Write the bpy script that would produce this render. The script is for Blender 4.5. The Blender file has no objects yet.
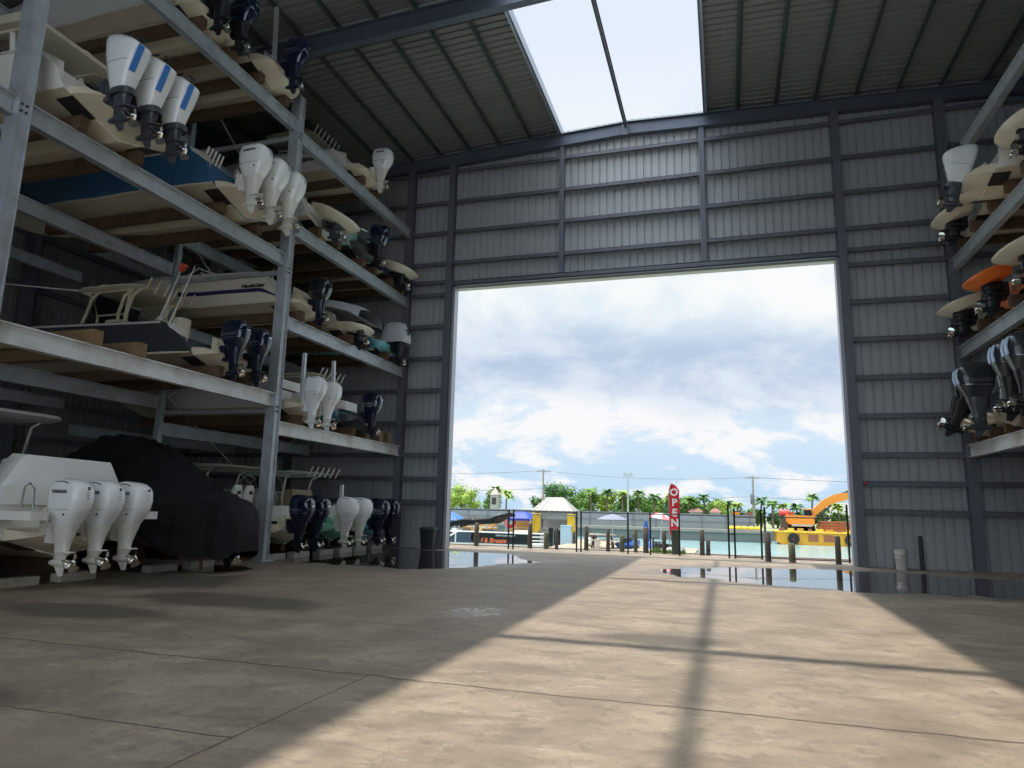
import bpy, bmesh, math, random
from mathutils import Vector, Matrix, noise
PI = math.pi
random.seed(7)
SC = bpy.context.scene
COL = SC.collection

# ---------------------------------------------------------------- materials
MATS = {}
def mat(name, col, rough=0.5, metal=0.0, dirt=0.0, dirt_col=(0.10, 0.08, 0.06), scale=3.0, spec=0.5, bump=0.0, coat=0.0):
    if name in MATS: return MATS[name]
    m = bpy.data.materials.new(name); m.use_nodes = True
    nt = m.node_tree; b = nt.nodes['Principled BSDF']
    b.inputs['Roughness'].default_value = rough
    b.inputs['Metallic'].default_value = metal
    b.inputs['Specular IOR Level'].default_value = spec
    b.inputs['Coat Weight'].default_value = coat
    c = (*col, 1)
    tc = nt.nodes.new('ShaderNodeTexCoord')
    nz = nt.nodes.new('ShaderNodeTexNoise'); nz.inputs['Scale'].default_value = scale; nz.inputs['Detail'].default_value = 6
    nt.links.new(tc.outputs['Object'], nz.inputs['Vector'])
    rp = nt.nodes.new('ShaderNodeValToRGB')
    rp.color_ramp.elements[0].position = 0.42; rp.color_ramp.elements[1].position = 0.75
    rp.color_ramp.elements[0].color = (0, 0, 0, 1); rp.color_ramp.elements[1].color = (dirt, dirt, dirt, 1)
    nt.links.new(nz.outputs['Fac'], rp.inputs['Fac'])
    mx = nt.nodes.new('ShaderNodeMixRGB'); mx.inputs[1].default_value = c; mx.inputs[2].default_value = (*dirt_col, 1)
    nt.links.new(rp.outputs['Color'], mx.inputs[0])
    nt.links.new(mx.outputs['Color'], b.inputs['Base Color'])
    if bump:
        bp = nt.nodes.new('ShaderNodeBump'); bp.inputs['Strength'].default_value = bump; bp.inputs['Distance'].default_value = 0.05
        nt.links.new(nz.outputs['Fac'], bp.inputs['Height']); nt.links.new(bp.outputs['Normal'], b.inputs['Normal'])
    MATS[name] = m
    return m

galv = mat('galvanised_steel', (0.50, 0.54, 0.58), 0.5, 0.35, 0.45, (0.22, 0.21, 0.19), 2.5)
galv_lt = mat('weathered_white_beam', (0.76, 0.78, 0.78), 0.55, 0.15, 0.55, (0.40, 0.30, 0.17), 1.6)
frame_grey = mat('frame_primer_grey', (0.15, 0.16, 0.19), 0.5, 0.2, 0.3, (0.10, 0.10, 0.11), 2.0)
purlin_grey = mat('purlin_grey', (0.075, 0.105, 0.10), 0.5, 0.3, 0.3, (0.08, 0.09, 0.09), 2.0)
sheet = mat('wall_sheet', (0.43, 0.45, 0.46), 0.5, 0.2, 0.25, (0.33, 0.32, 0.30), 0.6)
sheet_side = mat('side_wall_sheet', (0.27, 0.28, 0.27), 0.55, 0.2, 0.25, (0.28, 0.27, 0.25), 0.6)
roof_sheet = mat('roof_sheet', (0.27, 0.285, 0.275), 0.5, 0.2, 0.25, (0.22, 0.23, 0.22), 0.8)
timber = mat('dark_timber', (0.13, 0.075, 0.04), 0.85, 0, 0.7, (0.05, 0.03, 0.018), 4.0)
pale_timber = mat('pale_timber', (0.50, 0.46, 0.38), 0.85, 0, 0.6, (0.25, 0.22, 0.17), 4.0)
gel = mat('white_gelcoat', (0.88, 0.87, 0.82), 0.18, 0, 0.15, (0.60, 0.55, 0.45), 1.2, coat=0.3)
cream = mat('cream_gelcoat', (0.74, 0.68, 0.54), 0.25, 0, 0.30, (0.52, 0.44, 0.30), 1.5)
bottom = mat('hull_bottom_cream', (0.74, 0.66, 0.50), 0.35, 0, 0.35, (0.50, 0.41, 0.27), 1.5)
black_pl = mat('black_plastic', (0.012, 0.012, 0.014), 0.4)
black_gl = mat('glossy_black', (0.010, 0.011, 0.014), 0.15, coat=0.6)
navy_gl = mat('navy_cowl', (0.010, 0.017, 0.050), 0.12, 0.2, coat=0.8)
navy_mid = mat('navy_midsection', (0.012, 0.016, 0.036), 0.3, 0.1)
silver = mat('brushed_silver', (0.72, 0.73, 0.75), 0.25, 0.9)
chrome = mat('polished_steel', (0.80, 0.76, 0.68), 0.12, 1.0)
white_eng = mat('engine_white', (0.92, 0.94, 0.94), 0.15, 0, 0.1, (0.66, 0.64, 0.58), 2.0, coat=0.5)
white_mid = mat('engine_white_lower', (0.80, 0.78, 0.71), 0.3, 0, 0.35, (0.42, 0.37, 0.28), 4.0)
grey_mid = mat('engine_grey_lower', (0.075, 0.085, 0.10), 0.3, 0.2)
dkgrey_cowl = mat('dark_grey_cowl', (0.028, 0.034, 0.042), 0.25, coat=0.4)
blue_decal = mat('blue_decal', (0.06, 0.23, 0.66), 0.3)
pale_blue = mat('pale_blue_decal', (0.50, 0.64, 0.86), 0.3)
blue_hull = mat('blue_hull', (0.045, 0.16, 0.33), 0.2, coat=0.3)
grey_hull = mat('charcoal_hull', (0.050, 0.055, 0.062), 0.25, coat=0.2)
teal_hull = mat('slate_teal_hull', (0.13, 0.19, 0.20), 0.3)
mint_hull = mat('mint_hull', (0.44, 0.66, 0.62), 0.25)
green_hull = mat('sea_green_hull', (0.07, 0.25, 0.19), 0.25)
pale_green = mat('pale_green_hull', (0.26, 0.58, 0.42), 0.25)
aqua_hull = mat('aqua_hull', (0.22, 0.60, 0.64), 0.25)
bright_blue = mat('bright_blue_hull', (0.05, 0.30, 0.52), 0.25)
orange_hull = mat('orange_hull', (0.85, 0.19, 0.03), 0.25)
navy_stripe = mat('navy_stripe', (0.018, 0.026, 0.10), 0.3)
rub = mat('dark_rub_rail', (0.03, 0.03, 0.035), 0.5)
white_rub = mat('white_rub_rail', (0.70, 0.69, 0.64), 0.4)
deckm = mat('deck_white', (0.66, 0.64, 0.58), 0.5)
tan_seat = mat('tan_vinyl', (0.42, 0.33, 0.22), 0.6)
white_cover = mat('white_vinyl_cover', (0.86, 0.87, 0.83), 0.6, 0, 0.3, (0.6, 0.6, 0.55), 1.3, bump=0.2)
grey_cover = mat('grey_canvas', (0.48, 0.51, 0.54), 0.8, 0, 0.4, (0.34, 0.36, 0.39), 2.5, bump=0.4)
tarp = mat('black_tarp', (0.009, 0.010, 0.012), 0.75, 0, 0.3, (0.016, 0.017, 0.019), 1.5, bump=0.15, spec=0.25)
pipe_white = mat('powder_coated_pipe', (0.86, 0.84, 0.76), 0.35)
glass_dk = mat('tinted_glass', (0.015, 0.018, 0.022), 0.05)
pocket = mat('trim_tab_steel', (0.05, 0.047, 0.042), 0.45, 0.5)

# ---------------------------------------------------------------- mesh helpers
class MB:
    def __init__(s): s.v = []; s.f = []; s.mi = []; s.cur = 0
    def add(s, vs, fs):
        n = len(s.v); s.v += [tuple(p) for p in vs]
        for q in fs: s.f.append([i + n for i in q]); s.mi.append(s.cur)
        return s
    def box(s, c, d, rz=0, ry=0, rx=0):
        M = Matrix.Rotation(rz, 3, 'Z') @ Matrix.Rotation(ry, 3, 'Y') @ Matrix.Rotation(rx, 3, 'X')
        vs = [Vector(c) + M @ Vector((x * d[0] / 2, y * d[1] / 2, z * d[2] / 2)) for x in (-1, 1) for y in (-1, 1) for z in (-1, 1)]
        return s.add(vs, [(0, 1, 3, 2), (4, 6, 7, 5), (0, 4, 5, 1), (2, 3, 7, 6), (0, 2, 6, 4), (1, 5, 7, 3)])
    def bbox(s, lo, hi):
        return s.box([(a + b) / 2 for a, b in zip(lo, hi)], [abs(b - a) for a, b in zip(lo, hi)])
    def rings(s, rings, close=True, cap=True):
        n = len(rings[0]); vs = [p for r in rings for p in r]; fs = []
        for i in range(len(rings) - 1):
            for j in range(n if close else n - 1):
                k = (j + 1) % n
                fs.append((i * n + j, i * n + k, (i + 1) * n + k, (i + 1) * n + j))
        if cap:
            fs.append(tuple(reversed(range(n)))); fs.append(tuple((len(rings) - 1) * n + j for j in range(n)))
        return s.add(vs, fs)
    def tube(s, pts, r, n=8):
        pts = [Vector(p) for p in pts]; rg = []
        for i, p in enumerate(pts):
            d = (pts[min(i + 1, len(pts) - 1)] - pts[max(i - 1, 0)]).normalized()
            a = d.cross(Vector((0, 0, 1)) if abs(d.z) < 0.9 else Vector((1, 0, 0))).normalized(); b = d.cross(a)
            rr = r[i] if isinstance(r, (list, tuple)) else r
            rg.append([p + (a * math.cos(t) + b * math.sin(t)) * rr for t in [2 * PI * k / n for k in range(n)]])
        return s.rings(rg)
    def prism(s, poly, axis, a, b):
        def P(u, v, w): return {0: (w, u, v), 1: (u, w, v), 2: (u, v, w)}[axis]
        return s.rings([[P(u, v, a) for u, v in poly], [P(u, v, b) for u, v in poly]])
    def lathe(s, prof, c=(0, 0, 0), axis=2, n=14):
        rg = []
        for r, h in prof:
            ring = []
            for k in range(n):
                t = 2 * PI * k / n; u, v = r * math.cos(t), r * math.sin(t)
                p = {2: (u, v, h), 0: (h, u, v), 1: (u, h, v)}[axis]
                ring.append((c[0] + p[0], c[1] + p[1], c[2] + p[2]))
            rg.append(ring)
        return s.rings(rg)
    def build(s, name, mats, parent=None, smooth=40, loc=None, rot=None):
        me = bpy.data.meshes.new(name); me.from_pydata(s.v, [], s.f)
        for m in (mats if isinstance(mats, (list, tuple)) else [mats]): me.materials.append(m)
        bm = bmesh.new(); bm.from_mesh(me)
        bm.faces.ensure_lookup_table()
        for f, i in zip(bm.faces, s.mi): f.material_index = i; f.smooth = smooth is not None
        bmesh.ops.recalc_face_normals(bm, faces=bm.faces[:])
        bm.to_mesh(me); bm.free()
        if smooth: me.set_sharp_from_angle(angle=math.radians(smooth))
        return link(name, me, parent, loc, rot)
def link(name, me, parent=None, loc=None, rot=None):
    o = bpy.data.objects.new(name, me); COL.objects.link(o)
    if parent: o.parent = parent
    if loc: o.location = loc
    if rot: o.rotation_euler = rot
    return o
def tag(o, label, cat, group=None, kind=None):
    o['label'] = label; o['category'] = cat
    if group: o['group'] = group
    if kind: o['kind'] = kind
    return o
def thing(name, label, cat, loc=(0, 0, 0), rz=0, group=None):
    o = bpy.data.objects.new(name, None); COL.objects.link(o); o.location = loc; o.rotation_euler = (0, 0, rz)
    o.empty_display_size = 0.2
    return tag(o, label, cat, group)
def struct(o, label=None, cat=None):
    o['kind'] = 'structure'
    if label: o['label'] = label
    if cat: o['category'] = cat
    return o
def text_mesh(name, txt, size, m, parent, M, shear=0.0, extrude=0.004, bold=0.0, sx=1.0):
    cu = bpy.data.curves.new('txt', 'FONT'); cu.body = txt; cu.size = size; cu.extrude = extrude; cu.shear = shear; cu.offset = bold
    cu.align_x = 'CENTER'; cu.align_y = 'CENTER'; cu.resolution_u = 2
    t = bpy.data.objects.new('txt', cu); COL.objects.link(t)
    dg = bpy.context.evaluated_depsgraph_get()
    me = bpy.data.meshes.new_from_object(t.evaluated_get(dg)); bpy.data.objects.remove(t)
    me.name = name; me.materials.clear(); me.materials.append(m)
    me.transform(M @ Matrix.Diagonal((sx, 1, 1, 1)))
    return link(name, me, parent)

# ---------------------------------------------------------------- camera
H = 1.7
cam = bpy.data.cameras.new('camera'); co = bpy.data.objects.new('camera', cam); COL.objects.link(co)
p_, y_, r_ = math.radians(10.17), math.radians(17.14), math.radians(1.33)
fwd = Vector((-math.sin(y_) * math.cos(p_), math.cos(y_) * math.cos(p_), math.sin(p_)))
rt = Vector((math.cos(y_), math.sin(y_), 0)); up = rt.cross(fwd)
r2 = rt * math.cos(r_) + up * math.sin(r_); u2 = -rt * math.sin(r_) + up * math.cos(r_)
Mc = Matrix((r2, u2, -fwd)).transposed().to_4x4(); Mc.translation = (0, 0, H)
co.matrix_world = Mc
cam.sensor_fit = 'HORIZONTAL'; cam.sensor_width = 36; cam.lens = 36 * 690 / 1024
cam.clip_end = 2000
SC.camera = co

# ---------------------------------------------------------------- building
XW0, XW1, YB, YF = -24.3, 18.5, 26.66, -9.0     # side walls, door wall, camera end
FR = [-9.0 + 0.2, 0.2, 9.0, 17.8]               # frame lines
RIDGE = -3.35
def roof_z(x): return 17.78 - 0.05 * abs(x - RIDGE) if x < RIDGE else 17.78 - 0.03 * abs(x - RIDGE)
DX0, DX1, DH = -10.95, 4.25, 11.0

def ribbed(mb, x0, x1, z0, z1f, y, step=0.305, d=0.05, w=0.055, axis=0, sgn=1):
    """sheet in the plane across AXIS (0: runs along x at depth y, 1: runs along y at depth x)"""
    n = int((x1 - x0) / step); xs = []
    for i in range(n + 1):
        a = x0 + i * step; e = min(a + step, x1)
        for u, dd in ((a, 0), (a + step - w * 1.6, 0), (a + step - w * 1.2, d), (a + step - w * 0.4, d)):
            if u <= x1: xs.append((u, dd))
    xs.append((x1, 0)); vs = []; fs = []
    for u, dd in xs:
        zt = z1f(u) if callable(z1f) else z1f
        for z in (z0, zt):
            vs.append((u, y + sgn * dd, z) if axis == 0 else (y + sgn * dd, u, z))
    for i in range(len(xs) - 1): fs.append((2 * i, 2 * i + 2, 2 * i + 3, 2 * i + 1))
    mb.add(vs, fs)

# floor ------------------------------------------------------------------
def floor_material():
    m = bpy.data.materials.new('stained_concrete'); m.use_nodes = True
    nt = m.node_tree; N = nt.nodes; Lk = nt.links; b = N['Principled BSDF']
    tc = N.new('ShaderNodeTexCoord'); sep = N.new('ShaderNodeSeparateXYZ'); Lk.new(tc.outputs['Object'], sep.inputs[0])
    def nz(scale, det=6, rough=0.6, dist=0, vec=None):
        n = N.new('ShaderNodeTexNoise'); n.inputs['Scale'].default_value = scale; n.inputs['Detail'].default_value = det
        n.inputs['Roughness'].default_value = rough; n.inputs['Distortion'].default_value = dist
        Lk.new(vec or tc.outputs['Object'], n.inputs['Vector']); return n.outputs['Fac']
    def M(op, a, bb=None, c=None, clamp=False):
        n = N.new('ShaderNodeMath'); n.operation = op; n.use_clamp = clamp
        for i, v in enumerate((a, bb, c)):
            if v is None: continue
            if isinstance(v, (int, float)): n.inputs[i].default_value = v
            else: Lk.new(v, n.inputs[i])
        return n.outputs[0]
    def ss(v, lo, hi):
        n = N.new('ShaderNodeMapRange'); n.interpolation_type = 'SMOOTHSTEP'
        n.inputs[1].default_value = lo; n.inputs[2].default_value = hi; Lk.new(v, n.inputs[0]); return n.outputs[0]
    def mix(f, a, bb):
        n = N.new('ShaderNodeMixRGB')
        if isinstance(f, (int, float)): n.inputs[0].default_value = f
        else: Lk.new(f, n.inputs[0])
        for i, v in ((1, a), (2, bb)):
            if isinstance(v, tuple): n.inputs[i].default_value = (*v, 1)
            else: Lk.new(v, n.inputs[i])
        return n.outputs[0]
    X, Y = sep.outputs[0], sep.outputs[1]
    mp = N.new('ShaderNodeMapping'); mp.inputs['Scale'].default_value = (0.8, 2.2, 1); Lk.new(tc.outputs['Object'], mp.inputs[0])
    big, mid, fine = nz(0.22, 5), nz(1.1, 8, 0.65), nz(14, 6, 0.7)
    streak = nz(0.8, 8, 0.68, 0.6, mp.outputs[0])
    c = mix(ss(mid, 0.35, 0.68), (0.185, 0.145, 0.102), (0.30, 0.243, 0.172))
    c = mix(M('MULTIPLY', ss(streak, 0.49, 0.66), 0.55), c, (0.125, 0.10, 0.075))
    c = mix(M('MULTIPLY', ss(nz(4.5, 10, 0.75, 0.4), 0.50, 0.66), 0.6), c, (0.11, 0.09, 0.07))
    c = mix(M('MULTIPLY', ss(nz(3.3, 9, 0.72, 0.2, mp.outputs[0]), 0.55, 0.70), 0.5), c, (0.43, 0.38, 0.30))
    c = mix(M('MULTIPLY', ss(big, 0.5, 0.68), 0.5), c, (0.21, 0.16, 0.11))
    c = mix(M('MULTIPLY', ss(fine, 0.52, 0.72), 0.5), c, (0.14, 0.115, 0.09))
    wob = M('MULTIPLY', M('SUBTRACT', nz(1.7, 4), 0.5), 0.16)
    def line(v, at, w): return M('LESS_THAN', M('ABSOLUTE', M('SUBTRACT', M('ADD', v, wob), at)), w)
    ln = line(Y, 6.65, 0.020)
    side = M('MULTIPLY', line(Y, 4.6, 0.012), M('LESS_THAN', X, -3.5))
    ln = M('MAXIMUM', ln, side)
    ln = M('MAXIMUM', ln, M('MULTIPLY', M('LESS_THAN', M('ABSOLUTE', M('SUBTRACT', M('ADD', X, M('MULTIPLY', wob, .3)), -3.5)), 0.009), M('LESS_THAN', Y, 6.65)))
    ln = M('MAXIMUM', ln, line(Y, 13.3, 0.010))
    c = mix(M('MULTIPLY', ln, 0.85), c, (0.05, 0.04, 0.03))
    # oil / damp stains with shapes of their own
    def ell(cx, cy, rx, ry, amp=0.55, sc=0.8):
        d = M('SQRT', M('ADD', M('POWER', M('DIVIDE', M('SUBTRACT', X, cx), rx), 2), M('POWER', M('DIVIDE', M('SUBTRACT', Y, cy), ry), 2)))
        return M('SUBTRACT', 1.0, M('ADD', d, M('MULTIPLY', M('SUBTRACT', nz(sc, 5, 0.55), 0.5), amp * 2)))
    for cx, cy, rx, ry in ((-6.4, 4.6, 1.0, 0.55), (-9.5, 8.6, 2.4, 0.8), (-11.3, 12.5, 2.0, 1.8), (-8.4, 10.5, 2.2, 1.0), (-0.9, 9.9, 1.3, 0.5)):
        c = mix(M('MULTIPLY', ss(ell(cx, cy, rx, ry), 0.0, 0.5), 0.75), c, (0.06, 0.05, 0.038))
    # puddles
    pud = None
    for cx, cy, rx, ry in ((-10.3, 21.9, 4.3, 4.3), (3.6, 21.2, 5.4, 3.3), (-12.7, 15.2, 1.1, 1.0), (9.8, 20.5, 3.2, 3.0)):
        e = ell(cx, cy, rx, ry, 0.40, 0.55); pud = e if pud is None else M('MAXIMUM', pud, e)
    pud = M('MINIMUM', pud, M('MULTIPLY', M('SUBTRACT', 25.5, Y), .35))
    wet = ss(pud, -0.32, 0.02); pm = ss(pud, 0.0, 0.05)
    glare = M('MULTIPLY', ss(ell(-4.0, 11.2, 0.9, 1.0, 0.6, 2.5), 0.0, 0.8), ss(nz(9, 4), 0.42, 0.60))
    c = mix(M('MULTIPLY', wet, 0.55), c, (0.13, 0.11, 0.085))
    c = mix(pm, c, (0.030, 0.028, 0.024))
    Lk.new(c, b.inputs['Base Color'])
    ro = M('ADD', 0.62, M('MULTIPLY', M('SUBTRACT', mid, 0.5), 0.5))
    ro = M('SUBTRACT', ro, M('MULTIPLY', wet, 0.22))
    ro = M('SUBTRACT', ro, M('MULTIPLY', glare, 0.42))
    ro = M('MULTIPLY', ro, M('SUBTRACT', 1.0, pm)); ro = M('ADD', ro, 0.02, clamp=True)
    Lk.new(ro, b.inputs['Roughness'])
    bp = N.new('ShaderNodeBump'); bp.inputs['Distance'].default_value = 0.01
    hgt = M('ADD', M('MULTIPLY', fine, 0.5), mid)
    hgt = M('MULTIPLY', M('SUBTRACT', hgt, M('MULTIPLY', ln, 0.8)), M('SUBTRACT', 1.0, pm))
    Lk.new(hgt, bp.inputs['Height']); bp.inputs['Strength'].default_value = 0.35
    Lk.new(bp.outputs['Normal'], b.inputs['Normal'])
    return m
fl = MB(); fl.bbox((XW0 - 0.2, YF, -0.3), (XW1 + 0.2, 29.9, 0.0))
struct(fl.build('floor', floor_material()))

# walls -------------------------------------------------------------------
wb = MB()
ribbed(wb, XW0, DX0, 0.0, lambda u: roof_z(u) + 0.04, YB)
ribbed(wb, DX0, DX1, DH + 0.05, lambda u: roof_z(u) + 0.04, YB)
ribbed(wb, DX1, XW1, 0.0, lambda u: roof_z(u) + 0.04, YB)
struct(wb.build('wall_back', sheet, smooth=None))
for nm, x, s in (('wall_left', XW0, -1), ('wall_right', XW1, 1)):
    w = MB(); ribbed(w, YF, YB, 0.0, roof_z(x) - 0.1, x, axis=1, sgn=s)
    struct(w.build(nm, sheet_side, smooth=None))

w = MB(); ribbed(w, XW0, -12.5, 0.0, lambda u: roof_z(u) + 0.04, YF); ribbed(w, -12.5, 7.0, 13.0, lambda u: roof_z(u) + 0.04, YF); ribbed(w, 7.0, XW1, 0.0, lambda u: roof_z(u) + 0.04, YF); struct(w.build('wall_front', sheet_side, smooth=None))  # unseen end wall, with a wide opening added to let in fill light
# columns on the door wall
def ibeam_col(x, y, z1, w=0.25, d=0.3, along='y', name='column', z0=0.0, m=frame_grey):
    mb = MB()
    if along == 'y':
        mb.bbox((x - w / 2, y - d / 2, z0), (x + w / 2, y - d / 2 + 0.02, z1)); mb.bbox((x - w / 2, y + d / 2 - 0.02, z0), (x + w / 2, y + d / 2, z1)); mb.bbox((x - 0.012, y - d / 2 + 0.02, z0), (x + 0.012, y + d / 2 - 0.02, z1))
    else:
        mb.bbox((x - d / 2, y - w / 2, z0), (x - d / 2 + 0.02, y + w / 2, z1)); mb.bbox((x + d / 2 - 0.02, y - w / 2, z0), (x + d / 2, y + w / 2, z1)); mb.bbox((x - d / 2 + 0.02, y - 0.012, z0), (x + d / 2 - 0.02, y + 0.012, z1))
    return struct(mb.build(name, m, smooth=None))
for x, w in ((-24.1, .25), (-18.5, .25), (-13.05, .30), (DX0 - 0.14, .28), (DX1 + 0.14, .28), (7.85, .32), (13.2, .25), (18.3, .25)):
    ibeam_col(x, 26.46, roof_z(x) - 0.75, w)
for x in (-6.15, -0.48):
    ibeam_col(x, 26.50, roof_z(x) - 0.75, 0.2, 0.22, z0=DH + 0.2)
# door jambs and header
jm = MB(); jm.bbox((DX0 - 0.02, 26.55, 0), (DX0 + 0.10, 26.95, DH)); struct(jm.build('door_jamb', mat('jamb_grey', (0.42, 0.43, 0.47), 0.4, 0.2), smooth=None))
jm = MB(); jm.bbox((DX1 - 0.10, 26.55, 0), (DX1 + 0.02, 26.95, DH)); struct(jm.build('door_jamb', MATS['jamb_grey'], smooth=None))
hd = MB(); hd.bbox((DX0 - 0.1, 26.32, DH), (DX1 + 0.1, 26.36, DH + 0.22)); hd.bbox((DX0 - 0.1, 26.32, DH), (DX1 + 0.1, 26.62, DH + 0.03)); hd.bbox((DX0 - 0.1, 26.32, DH + 0.19), (DX1 + 0.1, 26.62, DH + 0.22))
struct(hd.build('door_header_beam', frame_grey, smooth=None))
hd = MB(); hd.bbox((DX0, 26.60, DH - 0.06), (DX1, 26.95, DH + 0.0)); struct(hd.build('door_head_trim', mat('door_trim', (0.5, 0.46, 0.38), 0.5), smooth=None))
# girts (z-sections), one per bay and row
def girt(x0, x1, z, m=frame_grey):
    mb = MB(); mb.bbox((x0, 26.43, z - 0.09), (x1, 26.445, z + 0.09)); mb.bbox((x0, 26.43, z + 0.075), (x1, 26.65, z + 0.09)); mb.bbox((x0, 26.36, z - 0.09), (x1, 26.43, z - 0.075))
    struct(mb.build('girt', m, smooth=None))
GZ = [1.85, 2.8, 3.78, 5.13, 6.5, 7.88, 9.28, 10.68, 12.08, 13.5, 14.9, 16.35]
for z in GZ:
    for a, b in ((-24.1, -18.6), (-18.4, -13.2), (-12.9, -11.25), (4.55, 7.7), (8.0, 13.1), (13.3, 18.3)): girt(a, b, z)
    if z > DH + 0.5:
        for a, b in ((-10.95, -6.26), (-6.04, -0.6), (-0.36, 4.25)): girt(a, b, z)
for a, b in ((-12.9, -11.25), (4.55, 7.7)): girt(a, b, 11.25)
# side-wall girts and columns (left and right)
for x, s in ((XW0, 1), (XW1, -1)):
    for y in FR + [13.4]:
        ibeam_col(x + s * 0.35, y, roof_z(x) - 0.6, 0.25, 0.55, 'x')
    for z in (1.85, 3.78, 5.13, 7.2, 9.25, 11.25, 13.4, 15.4):
        for a, b in ((0.4, 8.8), (9.2, 17.6), (18.0, 26.4)):
            mb = MB(); mb.bbox((x + s * 0.05, a, z - 0.1), (x + s * 0.2, b, z - 0.085)); mb.bbox((x + s * 0.19, a, z - 0.1), (x + s * 0.205, b, z + 0.1))
            struct(mb.build('girt', frame_grey, smooth=None))
# roof: purlins, rafters, sheets
PXL = [-6.2 - 1.39 * i for i in range(1, 13)]
PXR = [-0.48 + 1.42 * i for i in range(1, 14)]
OPEN_L, OPEN_R = -6.2, -0.34
for x in PXL + PXR:
    z = roof_z(x); s = 1 if x < RIDGE else -1
    mb = MB(); mb.bbox((x - 0.012, YF, z - 0.24), (x + 0.012, YB, z - 0.02)); mb.bbox((x - 0.012, YF, z - 0.24), (x + s * 0.09, YB, z - 0.225)); mb.bbox((x + 0.012, YF, z - 0.035), (x - s * 0.09, YB, z - 0.02))
    struct(mb.build('roof_purlin', purlin_grey, smooth=None))
for x, s in ((OPEN_L, 1), (OPEN_R, -1)):
    z = roof_z(x); mb = MB(); mb.bbox((x - 0.03, YF, z - 0.26), (x + 0.03, YB, z + 0.10)); mb.bbox((x - (0.12 if s > 0 else 0.0), YF, z - 0.26), (x + (0.0 if s > 0 else 0.12), YB, z - 0.24))
    struct(mb.build('skylight_trim', mat('skylight_trim', (0.46, 0.52, 0.60), 0.35, 0.4), smooth=None))
def rafter(y, dep, w=0.28):
    mb = MB()
    for a, b in ((XW0 + 0.1, RIDGE), (RIDGE, XW1 - 0.1)):
        n = 14
        for k in range(n):
            xa, xb = a + (b - a) * k / n, a + (b - a) * (k + 1) / n
            for (y0, y1, top, bot) in ((y - 0.012, y + 0.012, -0.25, -0.25 - dep), (y - w / 2, y + w / 2, -0.24, -0.26), (y - w / 2, y + w / 2, -0.25 - dep, -0.27 - dep)):
                za, zb = roof_z(xa), roof_z(xb)
                mb.rings([[(xa, y0, za + bot), (xa, y1, za + bot), (xa, y1, za + top), (xa, y0, za + top)], [(xb, y0, zb + bot), (xb, y1, zb + bot), (xb, y1, zb + top), (xb, y0, zb + top)]])
    struct(mb.build('roof_girder', mat('girder_grey', (0.12, 0.14, 0.18), 0.45, 0.3, 0.3, (0.08, 0.09, 0.10), 1.5), smooth=None))
rafter(26.45, 0.52)
for y in FR: rafter(y, 0.62)
def roof_slab(xa, xb):
    mb = MB(); prof = []; y = YF
    while y < YB + 0.3:
        for u, d in ((y, 0), (y + 0.22, 0), (y + 0.24, 0.05), (y + 0.285, 0.05)): prof.append((u, d))
        y += 0.305
    vs = []; fs = []
    for u, d in prof:
        for x in (xa, xb): vs.append((x, u, roof_z(x) + d))
    for i in range(len(prof) - 1): fs.append((2 * i, 2 * i + 1, 2 * i + 3, 2 * i + 2))
    mb.add(vs, fs); return mb
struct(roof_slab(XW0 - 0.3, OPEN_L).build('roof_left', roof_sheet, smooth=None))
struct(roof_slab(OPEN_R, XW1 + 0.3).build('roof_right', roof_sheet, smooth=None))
mb = MB(); mb.bbox((-3.51, YF, 17.28), (-3.43, YB - 0.2, 17.40)); mb.bbox((-3.55, YF, 17.40), (-3.39, YB - 0.2, 17.42)); mb.bbox((-3.60, 26.30, 16.95), (-3.36, 26.40, 17.42))
struct(mb.build('ridge_beam', frame_grey, smooth=None))
mb = MB(); ribbed(mb, OPEN_L, OPEN_R, 17.25, 17.62, YB + 0.05)
struct(mb.build('skylight_head_trim', mat('head_flashing', (0.55, 0.60, 0.66), 0.4, 0.2), smooth=None))

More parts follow.
